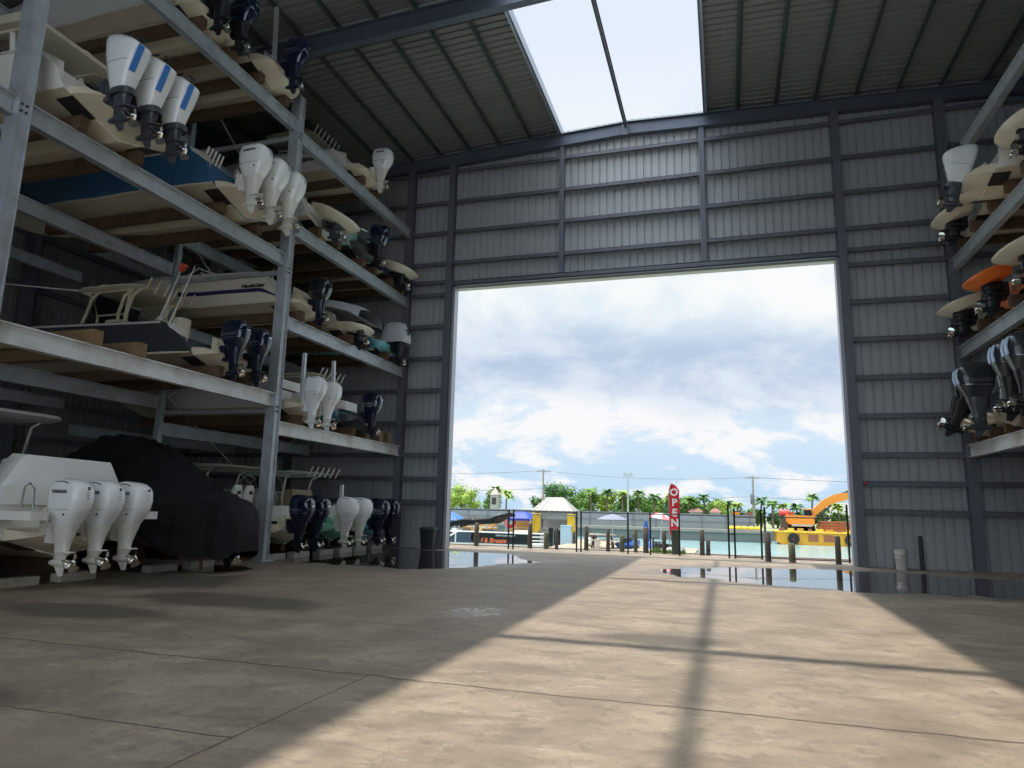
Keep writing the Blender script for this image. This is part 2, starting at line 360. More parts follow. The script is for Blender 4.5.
# ---------------------------------------------------------------- racks
XL, XLB, XR, XRB = -13.05, -17.3, 7.85, 12.2
LEVA, LEVB, LEVR = [4.97, 9.4, 14.0], [4.15, 7.47, 10.58, 13.75], [4.1, 7.42, 10.52, 13.85]
def ch_beam(x, y0, y1, ztop, h=0.42, s=1, t=0.03, w=0.2):
    mb = MB(); mb.bbox((x - t / 2, y0, ztop - h), (x + t / 2, y1, ztop)); mb.bbox((x - w / 2, y0, ztop - 0.03), (x + w / 2, y1, ztop)); mb.bbox((x - w / 2, y0, ztop - h), (x + w / 2, y1, ztop - h + 0.03))
    return mb
def rack(label, x, xb, bays, s):
    t = thing('storage_rack', label, 'rack', (x, 13.4, 0))
    inv = Matrix.Translation((-x, -13.4, 0))
    def put(mb, nm, m):
        mb.v = [tuple(inv @ Vector(p)) for p in mb.v]; return mb.build(nm, m, t, smooth=None)
    for y in (0.2, 9.0, 17.75):
        mb = MB(); zt = 14.9 if y > 17 else 17.0
        mb.bbox((x - 0.17, y - 0.14, 0), (x + 0.17, y - 0.12, zt)); mb.bbox((x - 0.17, y + 0.12, 0), (x + 0.17, y + 0.14, zt)); mb.bbox((x + s * 0.10, y - 0.12, 0), (x + s * 0.12, y + 0.12, zt))
        if y < 17: mb.bbox((x - 0.17, y - 0.12, 0), (x - 0.15, y + 0.12, zt))
        po = put(mb, 'post', galv)
        pl = MB(); pl.bbox((x - 0.28, y - 0.25, 0), (x + 0.28, y + 0.25, 0.03)); pl.v = [tuple(inv @ Vector(p)) for p in pl.v]; pl.build('base_plate', galv, po, smooth=None)
        for zz in (5.0, 9.4, 14.0):
            if y > 17.0: zz -= 0.3
            for dy in (-0.05, 0.05):
                for dz in (-0.28, -0.14):
                    bl = MB(); bl.lathe([(0.025, x + s * 0.12), (0.025, x + s * 0.15)], (0, y + dy, zz + dz), 0, 6)
                    bl.v = [tuple(inv @ Vector(p)) for p in bl.v]; bl.build('bolt', pocket, po, smooth=None)
        mb = MB(); mb.bbox((xb - 0.09, y - 0.09, 0), (xb + 0.09, y + 0.09, 16.2)); put(mb, 'post', galv)
    for (y0, y1, levs) in bays:
        for z in levs:
            lo = z < 6
            put(ch_beam(x, y0, y1, z, 0.42), 'beam', galv_lt if lo else galv)
            put(ch_beam(xb, y0, y1, z, 0.42), 'beam', galv)
            put(ch_beam(xb - s * 3.9, y0, y1, z, 0.36), 'beam', galv)
    for y0, y1 in ((18.0, 26.3),):
        for za, zb in ((0.2, 5.0), (5.0, 10.6), (10.6, 16.2)):
            for a, b in ((za, zb), (zb, za)):
                mb = MB(); mb.tube([(xb, y0, a), (xb, y1, b)], 0.022, 6); put(mb, 'brace_rod', mat('rod_steel', (.72, .70, .64), .4, .2))
    for y in (9.0, 17.75):
        for z in (4.5, 8.9, 13.5):
            mb = MB(); mb.bbox((min(x, xb), y - 0.05, z - 0.12), (max(x, xb), y + 0.05, z)); put(mb, 'cross_tie', galv)
    return t
rack('tall galvanised steel boat rack holding the blue boat and charcoal boat', XL, XLB, [(0.35, 8.85, LEVA), (9.15, 17.6, LEVA), (17.9, 26.3, LEVB)], 1)
rack('galvanised steel boat rack across the aisle, holding the orange boat and black outboards', XR, XRB, [(9.15, 17.6, LEVR), (17.9, 26.3, LEVR)], -1)

# ---------------------------------------------------------------- outboards
def srect(cx, hx, hy, z, n=20, e=3.0):
    out = []
    for k in range(n):
        t = 2 * PI * (k + 0.5) / n; c, s_ = math.cos(t), math.sin(t)
        out.append((cx + hx * math.copysign(abs(c) ** (2 / e), c), hy * math.copysign(abs(s_) ** (2 / e), s_), z))
    return out
COWL = {
 'round': [(0.70, -.70, -.14, .205), (0.86, -.80, -.06, .255), (1.0, -.88, 0.0, .29), (1.06, -.90, 0.01, .30), (1.25, -.94, .03, .315), (1.48, -.92, .02, .30), (1.60, -.86, -.03, .265), (1.68, -.77, -.12, .20), (1.715, -.66, -.24, .12)],
 'tall':  [(0.46, -.56, -.14, .165), (0.62, -.60, -.11, .19), (0.85, -.68, -.06, .225), (1.1, -.78, -.02, .265), (1.4, -.88, .03, .30), (1.62, -.92, .05, .305), (1.72, -.90, .02, .285), (1.83, -.70, -.16, .20), (1.86, -.58, -.28, .12)],
 'slant': [(0.78, -.62, -.12, .21), (0.95, -.74, -.04, .26), (1.15, -.84, .0, .285), (1.38, -.90, .02, .28), (1.50, -.84, .0, .25), (1.56, -.72, -.08, .19)],
}
ECACHE = {}
def part(key, name, fn, mats, parent, smooth=40):
    if key not in ECACHE:
        o = fn().build(name, mats, parent, smooth); ECACHE[key] = o.data; return o
    return link(name, ECACHE[key], parent)
def blade_prop():
    mb = MB(); mb.lathe([(0.03, -.80), (0.075, -.76), (0.07, -.62)], (0, 0, -.13), 0, 10)
    for k in range(3):
        a = 2 * PI * k / 3
        def pt(r, w, tw, dx): 
            y, z = r * math.cos(a) - w * math.sin(a), r * math.sin(a) + w * math.cos(a); return (-.70 + dx, y, -.13 + z)
        pr = [(0.06, .03, .05), (0.13, .09, .06), (0.19, .09, .05), (0.215, .02, .02)]
        vs = []
        for r, w, d in pr:
            vs += [pt(r, -w, 0, -d), pt(r, w, 0, d), pt(r, w, 0, d + .012), pt(r, -w, 0, -d + .012)]
        mb.rings([vs[i * 4:i * 4 + 4] for i in range(4)])
    return mb
def outboard(parent, loc, kind='round', cm=None, mm=None, prop=None, text=None, decal=None, stripes=None, tilt=0, s=1.0, cmn='w', inset=False):
    cm, mm, prop = cm or white_eng, mm or white_mid, prop or chrome
    def cowl():
        mb = MB(); 
        rg = []
        for z, a, b, h in COWL[kind]:
            r_ = srect((a + b) / 2, (b - a) / 2, h, z, 22, 3.2); sl = .38 * max(0, min(1, (z - 1.3) / .45)) if kind == 'tall' else (.10 * max(0, min(1, (z - 1.4) / .3)))
            rg.append([(x, y, zz + sl * (x + .35)) for x, y, zz in r_])
        mb.rings(rg); return mb
    e = part(('cowl', kind, cm.name), 'outboard_motor', cowl, cm, parent, 50)
    e.location = loc; e.rotation_euler = (0, math.radians(tilt), 0); e.scale = (s, s, s)
    z0 = COWL[kind][0][0]
    def mid():
        mb = MB(); mb.rings([srect(c, hx, hy, z, 16, 2.6) for z, c, hx, hy in ((z0 + .08, -.41, .29, .205), (z0 - .06, -.41, .28, .19), (.48, -.40, .235, .155), (.32, -.39, .19, .12), (.12, -.38, .17, .09), (.08, -.40, .19, .09), (.0, -.36, .17, .05), (-.1, -.34, .16, .035), (-.13, -.34, .16, .03))])
        mb.rings([[(-.78, -.01, .10), (-.78, .01, .10), (-.78, .01, .115), (-.78, -.01, .115)], [(-.62, -.14, .10), (-.62, .14, .10), (-.62, .14, .115), (-.62, -.14, .115)], [(-.25, -.11, .10), (-.25, .11, .10), (-.25, .11, .115), (-.25, -.11, .115)]])
        mb.lathe([(0.03, -.64), (0.075, -.62), (0.09, -.45), (0.085, -.25), (0.05, -.10), (0.01, -.05)], (0, 0, -.13), 0, 12)
        mb.prism([(-.50, -.18), (-.22, -.18), (-.38, -.42), (-.50, -.40)], 1, -.012, .012)
        return mb
    part(('mid', mm.name, z0), 'midsection', mid, mm, e)
    part(('prop', prop.name), 'propeller', blade_prop, prop, e)
    def brk():
        mb = MB(); mb.rings([srect(-.06, .09, .14, z, 10, 4) for z in (.30, .55, .80)]); mb.box((0.02, 0, .62), (.10, .34, .40)); mb.box((-.10, 0, .34), (.16, .10, .12)); mb.tube([(-.02, -.18, .80), (.06, -.18, .95), (.14, -.12, .98)], .02, 6); mb.tube([(-.02, .18, .70), (.10, .20, .72), (.16, .15, .9)], .018, 6); return mb
    part(('brk', mm.name), 'mounting_bracket', brk, mm, e)
    zt = COWL[kind][-1][0]
    def intake():
        mb = MB()
        if kind == 'tall': mb.box((-.52, .15, zt - .055), (.30, .03, .05), 0, 0, -.7); mb.box((-.52, -.15, zt - .055), (.30, .03, .05), 0, 0, .7); mb.box((-.80, 0, zt - .10), (.05, .2, .03), 0, .9)
        else: mb.tube([(-.62, .235, zt - .13), (-.50, .215, zt - .085), (-.36, .215, zt - .07), (-.20, .225, zt - .10)], .02, 6)
        return mb
    part(('intake', kind), 'air_intake', intake, black_pl, e)
    def seam():
        mb = MB(); q_ = 3 if kind == 'tall' else 2; zz = COWL[kind][q_][0] + .03; a, b, h = COWL[kind][q_][1:]
        r = srect((a + b) / 2, (b - a) / 2 + .008, h + .008, zz, 22, 3.2); r2_ = [(x, y, zz + .012) for x, y, z in r]; mb.rings([r, r2_]); return mb
    part(('seam', kind), 'cowl_seam', seam, mat('seam_grey', (0.25, 0.25, 0.26), 0.5) if cm == white_eng else silver, e)
    if stripes:
        def st():
            mb = MB(); zz = 1.06
            for dz in (0.0, .055):
                for sg in (-1, 1): mb.box((-.40, sg * .306, zz + .07 + dz), (.62, .012, .018), 0, -.05)
            mb.box((-.93, 0, 1.30), (.02, .16, .03)); return mb
        part(('st', kind), 'silver_stripe', st, silver, e)
    if kind == 'round' and cm == white_eng:
        def badge():
            mb = MB(); mb.box((-.945, 0, 1.50), (.02, .05, .07), 0, .12)
            for z in (1.40, 1.34, 1.28): mb.box((-.958, 0, z), (.01, .06, .012))
            mb.lathe([(.03, .0), (.03, .012)], (-.60, .26, .93), 1, 8); return mb
        part(('badge',), 'badge', badge, mat('badge_navy', (0.03, 0.05, 0.14), 0.4), e)
    if decal:
        zz = [(-.715, .90), (-.80, 1.10), (-.898, 1.36), (-.94, 1.47)] if kind == 'tall' else [(-.90, 1.05), (-.95, 1.22), (-.945, 1.38), (-.92, 1.48)]
        for sg in ((1,) if kind == 'tall' else (1, -1)):
            def dc():
                mb = MB(); mb.rings([[(x + .03, sg * .05, z), (x, sg * .05, z), (x, sg * .19, z), (x + .03, sg * .19, z)] for x, z in zz]); return mb
            part(('dc', decal.name, kind, sg), 'decal_stripe', dc, decal, e)
    if text:
        key = ('txt', text)
        if key not in ECACHE:
            M_ = Matrix.Translation((-.44, .312, 1.42)) @ Matrix.Rotation(PI, 4, 'Z') @ Matrix.Rotation(PI / 2, 4, 'X')
            o = text_mesh('lettering', text, .105, mat('lettering_grey', (0.10, 0.10, 0.12), 0.5), e, M_, shear=0.15, bold=0.004); ECACHE[key] = o.data
        else: link('lettering', ECACHE[key], e)
    return e
def sterndrive(parent, loc, m=black_pl, pm=chrome, tilt=0):
    mb = MB(); mb.rings([srect(-.30, .30, .16, z, 14, 3) for z in (.42, .55)] + [srect(-.28, .24, .13, .66, 14, 3)])
    mb.box((-.05, 0, .38), (.16, .40, .46)); mb.rings([srect(-.34, .20, .11, z, 12, 2.6) for z in (.45, .12)] + [srect(-.34, .17, .06, -.1, 12, 2.6)])
    mb.box((-.45, 0, .12), (.55, .26, .02)); mb.lathe([(0.04, -.64), (0.085, -.60), (0.095, -.40), (0.05, -.12), (.01, -.06)], (0, 0, -.13), 0, 12)
    mb.prism([(-.50, -.18), (-.22, -.18), (-.38, -.40), (-.50, -.38)], 1, -.012, .012)
    for sg in (-1, 1): mb.tube([(0.0, sg * .2, .25), (-.5, sg * .17, .28)], .035, 8)
    o = mb.build('sterndrive', m, parent, 40, loc, (0, math.radians(tilt), 0))
    part(('prop', pm.name), 'propeller', blade_prop, pm, o)
    return o

# ---------------------------------------------------------------- boats
def hull_fn(L, B, Hh, drop=0.35, flare=0.10, keelrise=0.85):
    def st(s):
        bs = B / 2 * (0.95 + 0.05 * min(1, s * 5)) * max(0.0, 1 - max(0, (s - .35) / .65) ** 2.4) ** 0.9
        bc = (0.88 * B / 2) * max(0.0, 1 - max(0, (s - .25) / .72) ** 2.0) if s < .97 else 0
        zk = 0 if s < .5 else keelrise * Hh * ((s - .5) / .5) ** 2.4
        zs = Hh * (1 + .28 * s * s) - drop * max(0, 1 - s / .10) ** 1.5
        dead = math.tan(math.radians(17 + 30 * max(0, (s - .4) / .6)))
        zc = min(zk + bc * dead + 0.02, zs - 0.25 * Hh * (1 - s) - .05)
        if s >= .97: zc = zk + (zs - zk) * 0.2
        return bs, bc, zk, zc, zs
    return st
SS = [0, .02, .045, .07, .1, .2, .3, .4, .5, .58, .66, .73, .80, .86, .91, .95, .98, 1.0]
def boat(name, label, x, y, z, L=8.0, B=2.6, Hh=1.25, side=gel, btm=bottom, stripe=None, drop=0.35, right=False, cat='boat', rail=white_rub,
         strakes=True, tabs=True, bracket=0.45, deck=True, keelrise=.85, rake=.25, boot=None, rz=0):
    t = thing(name, label, cat, (x, y, z), (0 if right else PI) + rz)
    st = hull_fn(L, B, Hh, drop, keelrise=keelrise)
    TS = [0, .07, .30, .36, .48, .58, .70, .74, .93, 1.0] if stripe or boot else [0, .07, .5, .93, 1.0]
    def sec(s):
        bs, bc, zk, zc, zs = st(s); x_ = s * L; p = []
        for f, dz in ((0, 0), (.30, 0), (.33, -.02), (.62, 0), (.65, -.02), (1.0, 0)):
            p.append((x_, bc * f, zk + (zc - zk) * f + (dz if strakes and s < .9 else 0)))
        for k, tt in enumerate(TS):
            yy = bc + (bs - bc) * tt ** 0.75 + (0.03 if k == 0 and s < .95 else 0.0)
            xx = x_ + (rake * tt * (1 - s) if s < .08 else 0) * (1 if s < .05 else .3)
            p.append((xx, yy, zc + (zs - zc) * tt))
        p.append((x_ + (rake * (1 - s / .08) if s < .05 else 0), max(0, bs - .16), zs + .012))
        return p
    half = [sec(s) for s in SS]; n = len(half[0])
    mb = MB()
    for sg in (1, -1):
        vs = [(a, sg * b, c) for h in half for a, b, c in h]; base = 0
        for j in range(n - 1):
            if j < 6: mi = 1
            elif j < 6 + len(TS) - 1:
                mid = (TS[j - 6] + TS[j - 5]) / 2
                mi = 2 if ((stripe and .54 < mid < .74 and not .58 < mid < .70) or (stripe and .58 < mid < .70) or (boot and mid < .30)) else 0
                if stripe: mi = 2 if .36 < mid < .48 and stripe[1] == 'low' else (2 if .55 < mid < .74 and stripe[1] == 'high' else 0)
                if mid < .07: mi = 1
            else: mi = 3
            mb.cur = mi
            fs = [(i * n + j, i * n + j + 1, (i + 1) * n + j + 1, (i + 1) * n + j) for i in range(len(SS) - 1)]
            mb.add(vs, fs)
    # transom
    mb.cur = 4
    h0 = half[0]; ring = [(a, b, c) for a, b, c in h0[:-1]] + [(a, -b, c) for a, b, c in reversed(h0[1:-1])]
    mb.add(ring, [tuple(range(len(ring)))])
    smat = stripe[0] if stripe else (boot or side)
    ho = mb.build('hull', [side, btm, smat, deckm, side], t, 32)
    bmv = bmesh.new(); bmv.from_mesh(ho.data); bmesh.ops.remove_doubles(bmv, verts=bmv.verts, dist=.0005); bmesh.ops.recalc_face_normals(bmv, faces=bmv.faces[:]); bmv.to_mesh(ho.data); bmv.free(); ho.data.set_sharp_from_angle(angle=math.radians(32))
    if deck:
        d = MB(); vs = []; 
        for s in SS[1:]:
            bs, bc, zk, zc, zs = st(s); zd = zs - .55 if s < .46 else zs - .0
            w = max(0, bs - .16); vs += [(s * L, w, zs + .005), (s * L, w * .97, zd), (s * L, 0, zd + (.06 if s >= .46 else 0)), (s * L, -w * .97, zd), (s * L, -w, zs + .005)]
        m_ = len(SS) - 1
        d.add(vs, [(i * 5 + j, i * 5 + j + 1, (i + 1) * 5 + j + 1, (i + 1) * 5 + j) for i in range(m_ - 1) for j in range(4)])
        d.build('deck', deckm, t, 30)
    # rub rail both sides
    r = MB()
    for sg in (1, -1):
        r.tube([(s * L, sg * (st(s)[0] + .01), st(s)[4] - .05) for s in SS[4:]], .032, 6)
    r.build('rub_rail', rail, t)
    if tabs:
        for sg in (1, -1):
            bc = st(0)[1]; tb = MB(); y0, y1 = sg * bc * .45, sg * bc * .88
            dd = math.tan(math.radians(17)); z0, z1 = abs(y0) * dd - .012, abs(y1) * dd - .012
            tb.rings([[(-.02, y0, z0), (-.02, y1, z1), (-.02, y1, z1 + .02), (-.02, y0, z0 + .02)], [(.42, y0, z0 - .006), (.42, y1, z1 - .006), (.42, y1, z1 + .016), (.42, y0, z0 + .016)]]); tb.build('trim_tab', pocket, t, None)
    if bracket:
        _, bc, zk, zc, zs = st(0); k = MB(); rg = []
        for xx, f, zb, zt in ((.08, .92, .02, .62), (-bracket * .45, .86, .08, .60), (-bracket * .9, .74, .17, .56), (-bracket * 1.15, .62, .26, .50)):
            w_ = bc * f; ch = zc * .9 * f + zb
            rg.append([(xx, 0, zb), (xx, w_ * .55, zb + (ch - zb) * .55), (xx, w_, ch), (xx, w_ * .98, zt - .03), (xx, w_ * .90, zt), (xx, 0, zt), (xx, -w_ * .90, zt), (xx, -w_ * .98, zt - .03), (xx, -w_, ch), (xx, -w_ * .55, zb + (ch - zb) * .55)])
        k.rings(rg); k.prism([(.05, .60), (-bracket * .8, .56), (-bracket * .8, .66), (.05, Hh * .8)], 1, -B * .16, B * .16)
        k.build('engine_bracket', [btm], t, 30)
    t['_L'] = L; t['_B'] = B; t['_H'] = Hh
    return t
def swim_platform(t, w=2.0, ln=.8, z=.7, m=gel, tilt=0, th=.09, under=cream):
    mb = MB(); pl = [(.1, -w / 2)] + [(-ln * max(0.0, math.cos(a)) ** .7, w / 2 * math.sin(a)) for a in [-PI / 2 + PI * k / 16 for k in range(17)]] + [(.1, w / 2)]
    mb.rings([[(a * .62, b * .72, z - th * 3.2) for a, b in pl], [(a * .88, b * .92, z - th * 1.7) for a, b in pl], [(a, b, z - th * .7) for a, b in pl], [(a - .01, b * 1.015, z - th * .3) for a, b in pl], [(a * .97, b * .98, z) for a, b in pl]])
    for yy in (-w * .25, w * .25): mb.tube([(0, yy, z - .3), (-ln * .7, yy, z - th)], .02, 6)
    return mb.build('swim_platform', [under], t, 30, (0, 0, 0), (0, math.radians(tilt), 0))
def t_top(t, x=3.2, z0=1.1, z1=3.1, w=1.9, ln=2.4, m=pipe_white, topm=gel, holders=6, slim=.10, pipe=.035):
    mb = MB(); n = 18; rg = []
    for k, (f, dz) in enumerate(((.90, -slim), (1.0, -slim * .5), (.97, 0), (.6, .05))):
        rg.append([(x + (a * f), b * f, z1 + dz) for a, b, _ in srect(0, ln / 2, w / 2, 0, 24, 4.5)])
    mb.rings(rg); top = mb.build('hard_top', topm, t, 40)
    for sg in (1, -1):
        for xx, lean in ((x - .55, -.25), (x + .45, .35)):
            p = MB(); p.tube([(xx + lean * .1, sg * w * .33, z0), (xx, sg * w * .34, z0 + (z1 - z0) * .45), (xx + lean * .5, sg * w * .36, z1 - .25), (xx + lean * 1.5, sg * w * .40, z1 - .07)], pipe, 8)
            p.build('top_leg', m, t)
        p = MB(); p.tube([(x - .55, sg * w * .34, z0 + (z1 - z0) * .5), (x + .45, sg * w * .34, z0 + (z1 - z0) * .5)], pipe * .8, 8); p.tube([(x - .75, sg * w * .38, z1 - .12), (x + .9, sg * w * .38, z1 - .12)], pipe * .8, 8); p.build('top_rail', m, t)
    for k in range(holders):
        yy = (k - (holders - 1) / 2) * (w * .8 / max(1, holders - 1)); p = MB(); p.tube([(x - ln / 2 - .02, yy, z1 - .16), (x - ln / 2 - .20, yy, z1 + .18)], .028, 8); p.build('rod_holder', m, top)
    return top
def console(t, x=3.2, z=.8, m=gel, w=.95, h=1.05):
    mb = MB(); mb.rings([srect(x, .52, w / 2, z, 14, 5), srect(x, .50, w / 2, z + h * .7, 14, 5), srect(x + .1, .36, w / 2 * .95, z + h, 14, 5)])
    c = mb.build('console', m, t, 40)
    g = MB(); g.rings([[(x + .20, -w / 2, z + h), (x + .20, w / 2, z + h), (x + .22, w / 2, z + h), (x + .22, -w / 2, z + h)], [(x - .05, -w * .42, z + h + .5), (x - .05, w * .42, z + h + .5), (x - .03, w * .42, z + h + .5), (x - .03, -w * .42, z + h + .5)]]); g.build('windshield', glass_dk, c, None)
    return c
def seats(t, x=2.2, z=.8, m=gel, n=2, h=1.0):
    for k in range(n):
        y = (k - (n - 1) / 2) * .58; mb = MB(); mb.rings([srect(x, .26, .25, z + a, 12, 4) for a in (0, .45, .5)]); mb.rings([srect(x - .22, .08, .24, z + .45, 12, 3), srect(x - .27, .08, .25, z + h * .8, 12, 3), srect(x - .30, .06, .18, z + h, 12, 3)]); s_ = mb.build('helm_seat', m, t, 40)
        d = MB(); d.lathe([(.06, x - .40), (.06, x - .345)], (0, y * 0, z + h * .78), 0, 10); d.build('seat_hole', black_pl, s_); s_.location = (0, y, 0)
def bunks(lev, y, desc, right=False, x0=None, dx=.62, h=.30, w=.20, m=None, L=6.3, hanging=False):
    for sg, wh in ((-1, 'camera side'), (1, 'door side')):
        xa, xb = ((x0 or -12.80), (x0 or -12.80) - L) if not right else ((x0 or 7.60), (x0 or 7.60) + L)
        mb = MB(); mb.bbox((min(xa, xb), y + sg * dx - w / 2, lev), (max(xa, xb), y + sg * dx + w / 2, lev + h))
        o = mb.build('timber_bunk', m or timber, None, None)
        tag(o, f'dark timber bunk under {desc}, {wh}', 'timber beam', 'timber bunks on the racks')
def anchor_pole(t, x, y, z0, z1, lean=.05):
    mb = MB(); mb.box((x, y, (z0 + z1) / 2), (.11, .09, z1 - z0), 0, lean); mb.box((x + .14, y, z0 + .1), (.35, .12, .12)); return mb.build('anchor_pole', mat('anchor_pole_grey', (0.62, 0.64, 0.66), 0.4, 0.3), t, None)
def antenna(t, x, y, z, ln=1.4, lean=-.5, m=None):
    mb = MB(); mb.tube([(x, y, z), (x + lean, y, z + ln)], [.018, .008], 6); return mb.build('antenna', m or pipe_white, t)
def word(t, txt, size, m, x, st_y, z, shear=.2, sx=1.0, right=False, bold=.002):
    # on the side of the hull that faces the camera (local +y on the left rack)
    M_ = Matrix.Translation((x, st_y, z)) @ Matrix.Rotation(PI, 4, 'Z') @ Matrix.Rotation(PI / 2, 4, 'X')
    return text_mesh('lettering', txt, size, m, t, M_, shear=shear, sx=sx, bold=bold, extrude=.012)
def twins(t, ys, x, z, **k):
    for yy in ys: outboard(t, (x, yy, z), **k)
KZ = 0.13    # keel above the beam

# --- left rack, camera-side bay
# top level
t = boat('motorboat', 'cream-bottomed boat high on the top level, dark outboard cut by the picture edge', -13.3, 13.75, 14.0 + KZ, 8.5, 2.7, 1.3, side=gel)
twins(t, (.42, -.42), -.45, .08, kind='round', cm=navy_gl, mm=black_pl, stripes=True, s=.85)
bunks(14.0, 13.75, 'the cream boat beside the roof edge')
t = boat('motorboat', 'slate-topped cream hull on the top level with tall steel anchor pole and one dark outboard', -12.95, 16.2, 14.0 + KZ, 8.2, 2.6, 1.4, side=teal_hull)
outboard(t, (-.45, 0, .12), 'round', navy_gl, navy_mid, stripes=True, s=.85); anchor_pole(t, -.30, .42, .7, 2.5)
word(t, 'Sea', .30, black_pl, 1.5, 1.25, .80, .4)
bunks(14.0, 16.2, 'the slate-topped hull beside the post top')
# second level
t = boat('motorboat', 'big white boat with hardtop and three white outboards with blue stripes', -12.7, 10.95, 9.4 + KZ, 9.5, 3.1, 1.45, side=gel, drop=.5)
for yy in (.72, 0, -.72): outboard(t, (-.45, yy, .10), 'tall', white_eng, grey_mid, decal=blue_decal, tilt=2, s=.96)
mb = MB(); mb.rings([[(1.65, -1.0, 2.62), (1.65, 1.0, 2.62), (1.65, 1.0, 2.72), (1.65, -1.0, 2.72)], [(1.9, -1.15, 2.56), (1.9, 1.15, 2.56), (1.9, 1.15, 2.78), (1.9, -1.15, 2.78)], [(5.5, -1.1, 2.75), (5.5, 1.1, 2.75), (5.5, 1.1, 2.95), (5.5, -1.1, 2.95)]]); mb.bbox((1.95, -.95, 2.53), (4.6, -.80, 2.60)); mb.bbox((1.95, .80, 2.53), (4.6, .95, 2.60)); ht = mb.build('hard_top', cream, t, 30)
for sg in (1, -1):
    mb = MB(); mb.tube([(2.3, sg * .95, 1.35), (2.35, sg * .9, 2.0), (2.5, sg * .88, 2.62)], [.10, .07, .06], 8); mb.build('top_leg', gel, t)
mb = MB(); mb.lathe([(.28, 2.75), (.30, 2.9), (.22, 3.0), (.05, 3.03)], (2.2, -.6, 0), 2, 14); mb.build('radar_dome', gel, ht)
mb = MB(); mb.rings([[(2.5, sg * 1.2, 1.42) for sg in (-1, 1)] + [(6.4, sg * .7, 1.5) for sg in (1, -1)], [(2.7, sg * 1.05, 2.1) for sg in (-1, 1)] + [(5.4, sg * .7, 2.1) for sg in (1, -1)]]); mb.build('cabin_glass', glass_dk, t, 30)
bunks(9.4, 10.95, 'the white boat with blue-striped outboards', dx=.75)
for k in range(4): pass
t = boat('motorboat', 'long blue boat with cream bottom and three white outboards beside the rack post', -12.7, 15.3, 9.4 + KZ, 10.0, 3.1, 1.60, side=blue_hull, drop=.5)
for yy in (.80, 0, -.80): outboard(t, (-.45, yy, .12), 'round', white_eng, white_mid, text='YAMAHA', tilt=2, s=.92)
for k in range(5):
    mb = MB(); mb.tube([(.5, 1.25 - .14 * k, 1.2), (.35, 1.25 - .14 * k, 1.6)], .03, 8); mb.build('rod_holder', pipe_white, t)
mb = MB(); mb.tube([(.5, 1.3, 1.2), (.5, .65, 1.2)], .03, 8); mb.build('holder_rail', pipe_white, t)
bunks(9.4, 15.3, 'the blue boat', dx=.75)
# first level
t = boat('motorboat', 'charcoal centre-console boat with cream T-top, fishing rods and two navy outboards', -13.35, 15.75, 4.97 + KZ + .02, 9.6, 2.9, 1.30, side=grey_hull, drop=.45)
twins(t, (.48, -.48), -.45, .08, kind='round', cm=navy_gl, mm=navy_mid, stripes=True, s=.80, tilt=4)
t_top(t, 3.5, 1.0, 2.60, 2.1, 2.6, topm=cream, m=mat('cream_pipe', (0.62, 0.55, 0.38), 0.4), holders=6); console(t, 3.6, .7, cream); seats(t, 2.3, .75, cream, 2)
for yy, xx, lean, ln in ((.9, 1.7, -.8, 1.9), (.5, 2.0, -.5, 1.6), (1.05, 1.1, -.75, 1.8), (.2, 2.2, -.3, 1.2)):
    mb = MB(); mb.tube([(xx, yy, 1.1), (xx + lean, yy, 1.1 + ln)], [.02, .008], 6); mb.tube([(xx, yy, 1.1), (xx + lean * .2, yy, 1.1 + ln * .2)], .028, 6); mb.build('fishing_rod', pipe_white, t)
mb = MB(); mb.box((.92, .9, 2.94), (.14, .10, .16), 0, .3); mb.box((.88, .86, 3.03), (.08, .2, .06)); mb.build('rod_tip_cap', mat('red_orange', (0.70, 0.10, 0.04), 0.5), t)
mb = MB(); mb.lathe([(.20, 2.62), (.24, 2.72), (.18, 2.85), (.04, 2.89)], (4.2, .3, 0), 2, 12); mb.build('radar_dome', gel, t)
cp_ = MATS['cream_pipe']
for sg in (1, -1):
    for xx in (2.75, 3.05, 4.25):
        mb = MB(); mb.tube([(xx + (.25 if xx > 4 else 0), sg * .85, 1.2), (xx, sg * .84, 1.8), (xx - .1, sg * .80, 2.3), (xx - .35, sg * .78, 2.5)], .045, 8); mb.build('top_leg', cp_, t)
mb = MB(); mb.rings([[(4.35, -.8, 1.35), (4.35, .8, 1.35), (4.38, .8, 1.35), (4.38, -.8, 1.35)], [(3.95, -.75, 2.42), (3.95, .75, 2.42), (3.98, .75, 2.42), (3.98, -.75, 2.42)]]); mb.build('windscreen', glass_dk, t, None)
mb = MB(); mb.tube([(4.6, .9, 2.55), (7.6, 1.3, 2.9)], [.025, .01], 6); mb.build('outrigger_pole', pipe_white, t)
mb = MB(); mb.rings([srect(1.6, .22, .25, z_, 12, 3) for z_ in (1.2, 1.6, 1.75)]); mb.build('livewell_seat', cream, t)
word(t, 'Jubilait -', .34, mat('script_white', (0.75, 0.75, 0.72), 0.4), 3.5, 1.45, .80, .55)
bunks(4.97, 15.75, 'the charcoal boat', dx=.7)
for yy, d in ((11.25, 'with a white edge, resting on the weathered front beam'), (12.45, 'in the empty slot beside the charcoal boat')):
    mb = MB(); mb.bbox((-21.0, yy - .13, 4.97), (-12.85, yy + .13, 5.28)); o = mb.build('timber_bunk', mat('brown_timber', (0.26, 0.17, 0.08), .85, 0, .5, (0.12, 0.08, 0.04), 4), None, None)
    tag(o, f'bare brown timber bunk {d}', 'timber beam', 'timber bunks on the racks')
